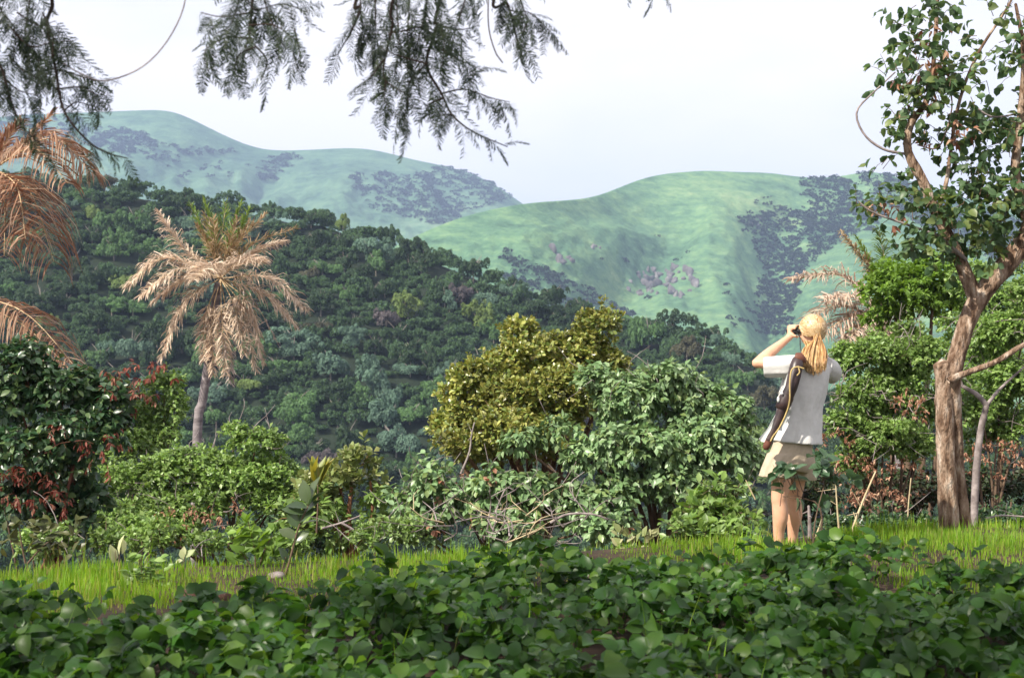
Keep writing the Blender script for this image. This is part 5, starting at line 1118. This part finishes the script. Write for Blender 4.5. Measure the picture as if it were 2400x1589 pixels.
# binoculars in her hands
M_blk = noisemat('black_rubber', [(.012, .012, .014), (.03, .03, .032)], scale=20, rough=.45)
bc = bino; bn = empty('binoculars', bc, 'small black binoculars held up to the woman\'s eyes', 'binoculars')
for s in (1, -1):
    c_ = LAT * s * .030; b = MB(); b.tube([c_ - FWD * .06, c_ - FWD * .03, c_ - FWD * .02, c_ + FWD * .035, c_ + FWD * .055], [.017, .018, .024, .025, .027], 18); br = b.build('barrel', M_blk, bn)
    b = MB(); b.tube([c_ - FWD * .078, c_ - FWD * .06], [.020, .019], 16); b.build('eyecup', M_blk, br)
b = MB(); b.tube([LAT * .03, LAT * -.03], .012, 10); b.build('bridge', M_blk, bn)
b = MB(); b.tube(smooth_line([LAT * .04 - FWD * .02, wp(1874, 790, -.02) - bc, wp(1876, 815, -.05) - bc, wp(1882, 832, -.09) - bc, wp(1900, 836, -.10) - bc], 18), .004, 6); b.build('neck_strap', M_blk, bn)
# the case slung on her back
M_case = noisemat('dark_leather', [(.012, .008, .010), (.035, .02, .02), (.06, .035, .03)], scale=14, rough=.4, spec=.5)
M_rbr = noisemat('red_brown_leather', [(.10, .035, .025), (.17, .07, .045)], scale=18, rough=.6)
M_cord = noisemat('yellow_cord', [(.38, .27, .10), (.50, .39, .18)], scale=50, rough=.8)
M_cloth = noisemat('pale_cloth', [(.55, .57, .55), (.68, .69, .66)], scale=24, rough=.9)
kb = wp(1838, 945, -.25); kz = empty('slung_case', kb, 'long dark case with yellow cord slung down the woman\'s back', 'case')
b = MB(); b.tube(smooth_line([wp(1872, 838, -.19), wp(1866, 860, -.23), wp(1856, 900, -.25), wp(1842, 935, -.25)], 14) - kb, np.interp(np.linspace(0, 1, 14), [0, .1, .3, 1], [.028, .042, .047, .046]), 18); b.build('upper_tube', M_case, kz)
b = MB(); b.tube(np.array([wp(1845, 928, -.25), wp(1838, 944, -.25), wp(1832, 958, -.25)]) - kb, [.050, .053, .048], 20); collar = b.build('collar', M_case, kz)
b = MB(); ball(b, wp(1824, 936, -.285) - kb, (.010, .006, .022), None, 2); b.build('badge', M_cloth, collar)
b = MB(); ball(b, wp(1832, 922, -.298) - kb, (.011, .006, .010), None, 2); b.build('rivet', noisemat('steel', [(.6, .62, .65), (.7, .72, .75)], rough=.25), collar)
b = MB(); b.tube(smooth_line([wp(1836, 950, -.25), wp(1824, 985, -.25), wp(1810, 1015, -.25), wp(1801, 1034, -.25)], 12) - kb, np.linspace(.036, .026, 12), 16); b.build('lower_tube', M_case, kz)
b = MB(); b.tube(np.array([wp(1803, 1030, -.25), wp(1798, 1042, -.25), wp(1794, 1051, -.25)]) - kb, [.026, .027, .022], 14); b.build('end_cap', M_rbr, kz)
b = MB(); b.tube(np.array([wp(1864, 836, -.205), wp(1873, 838, -.215), wp(1884, 846, -.215)]) - kb, [.030, .040, .026], 14); b.build('top_flap', M_rbr, kz)
b = MB(); b.tube(smooth_line([wp(1884, 864, -.30), wp(1868, 860, -.305), wp(1855, 868, -.31), wp(1851, 900, -.315), wp(1851, 935, -.315), wp(1845, 962, -.29), wp(1828, 1000, -.295), wp(1812, 1022, -.285), wp(1806, 1034, -.285)], 34) - kb, .0055, 7); b.build('cord', M_cord, kz)
b = MB(); b.tube(smooth_line([wp(1870, 858, -.30), wp(1874, 872, -.31), wp(1868, 880, -.31)], 8) - kb, .005, 6); b.build('cord_end', M_cord, kz)
def cloth(pts, nm):
    P = np.array([wp(*p) for p in pts]) - kb; c = P.mean(0); n = len(P); off = np.array([0, .018, 0]); V = np.vstack([P, P + off, [c - [0, .018, 0]], [c + off * 2]])
    j = np.arange(n); k = (j + 1) % n; Q = np.vstack([np.stack([j, k, k + n, j + n], 1), np.stack([j, k, np.full(n, 2 * n), np.full(n, 2 * n)], 1), np.stack([j + n, k + n, np.full(n, 2 * n + 1), np.full(n, 2 * n + 1)], 1)])
    b = MB(); b.add(V, Q); b.build(nm, M_cloth, kz)
cloth([(1828, 960, -.24), (1818, 972, -.25), (1800, 1005, -.25), (1779, 1029, -.25), (1784, 1035, -.25), (1797, 1037, -.25), (1806, 1020, -.26), (1818, 990, -.26)], 'pale_flap')
cloth([(1850, 958, -.25), (1838, 985, -.255), (1826, 1008, -.26), (1832, 1010, -.255), (1844, 990, -.25), (1856, 965, -.24)], 'lining_and_highlight')
cloth([(1848, 870, -.235), (1838, 900, -.24), (1826, 925, -.245), (1834, 927, -.26), (1846, 900, -.262)], 'lining_and_highlight')  # whitish highlight down the upper tube's left side, modelled as a pale strip
# ------------------------------------------------------------------ haze: one closed box of pale air
def haze_box():
    x0, x1, y0, y1, z0, z1 = -5200, 5200, -70, 6800, -260, 580
    V = [(x, y, z) for x in (x0, x1) for y in (y0, y1) for z in (z0, z1)]
    Q = [(0, 1, 3, 2), (4, 6, 7, 5), (0, 4, 5, 1), (2, 3, 7, 6), (0, 2, 6, 4), (1, 5, 7, 3)]
    m, t, o = nodemat('haze_air'); v = t.nodes.new('ShaderNodeVolumePrincipled')
    v.inputs['Color'].default_value = (0.50, 0.66, 1.0, 1); v.inputs['Density'].default_value = HAZE; v.inputs['Anisotropy'].default_value = 0.0
    t.links.new(v.outputs[0], o.inputs['Volume'])
    ob = link('haze', mesh_np('haze', V, [np.array(Q)], m)); tag(ob, 'pale blue haze in the air of the valley', 'haze', kind='stuff')
HAZE = 0.000175
haze_box()
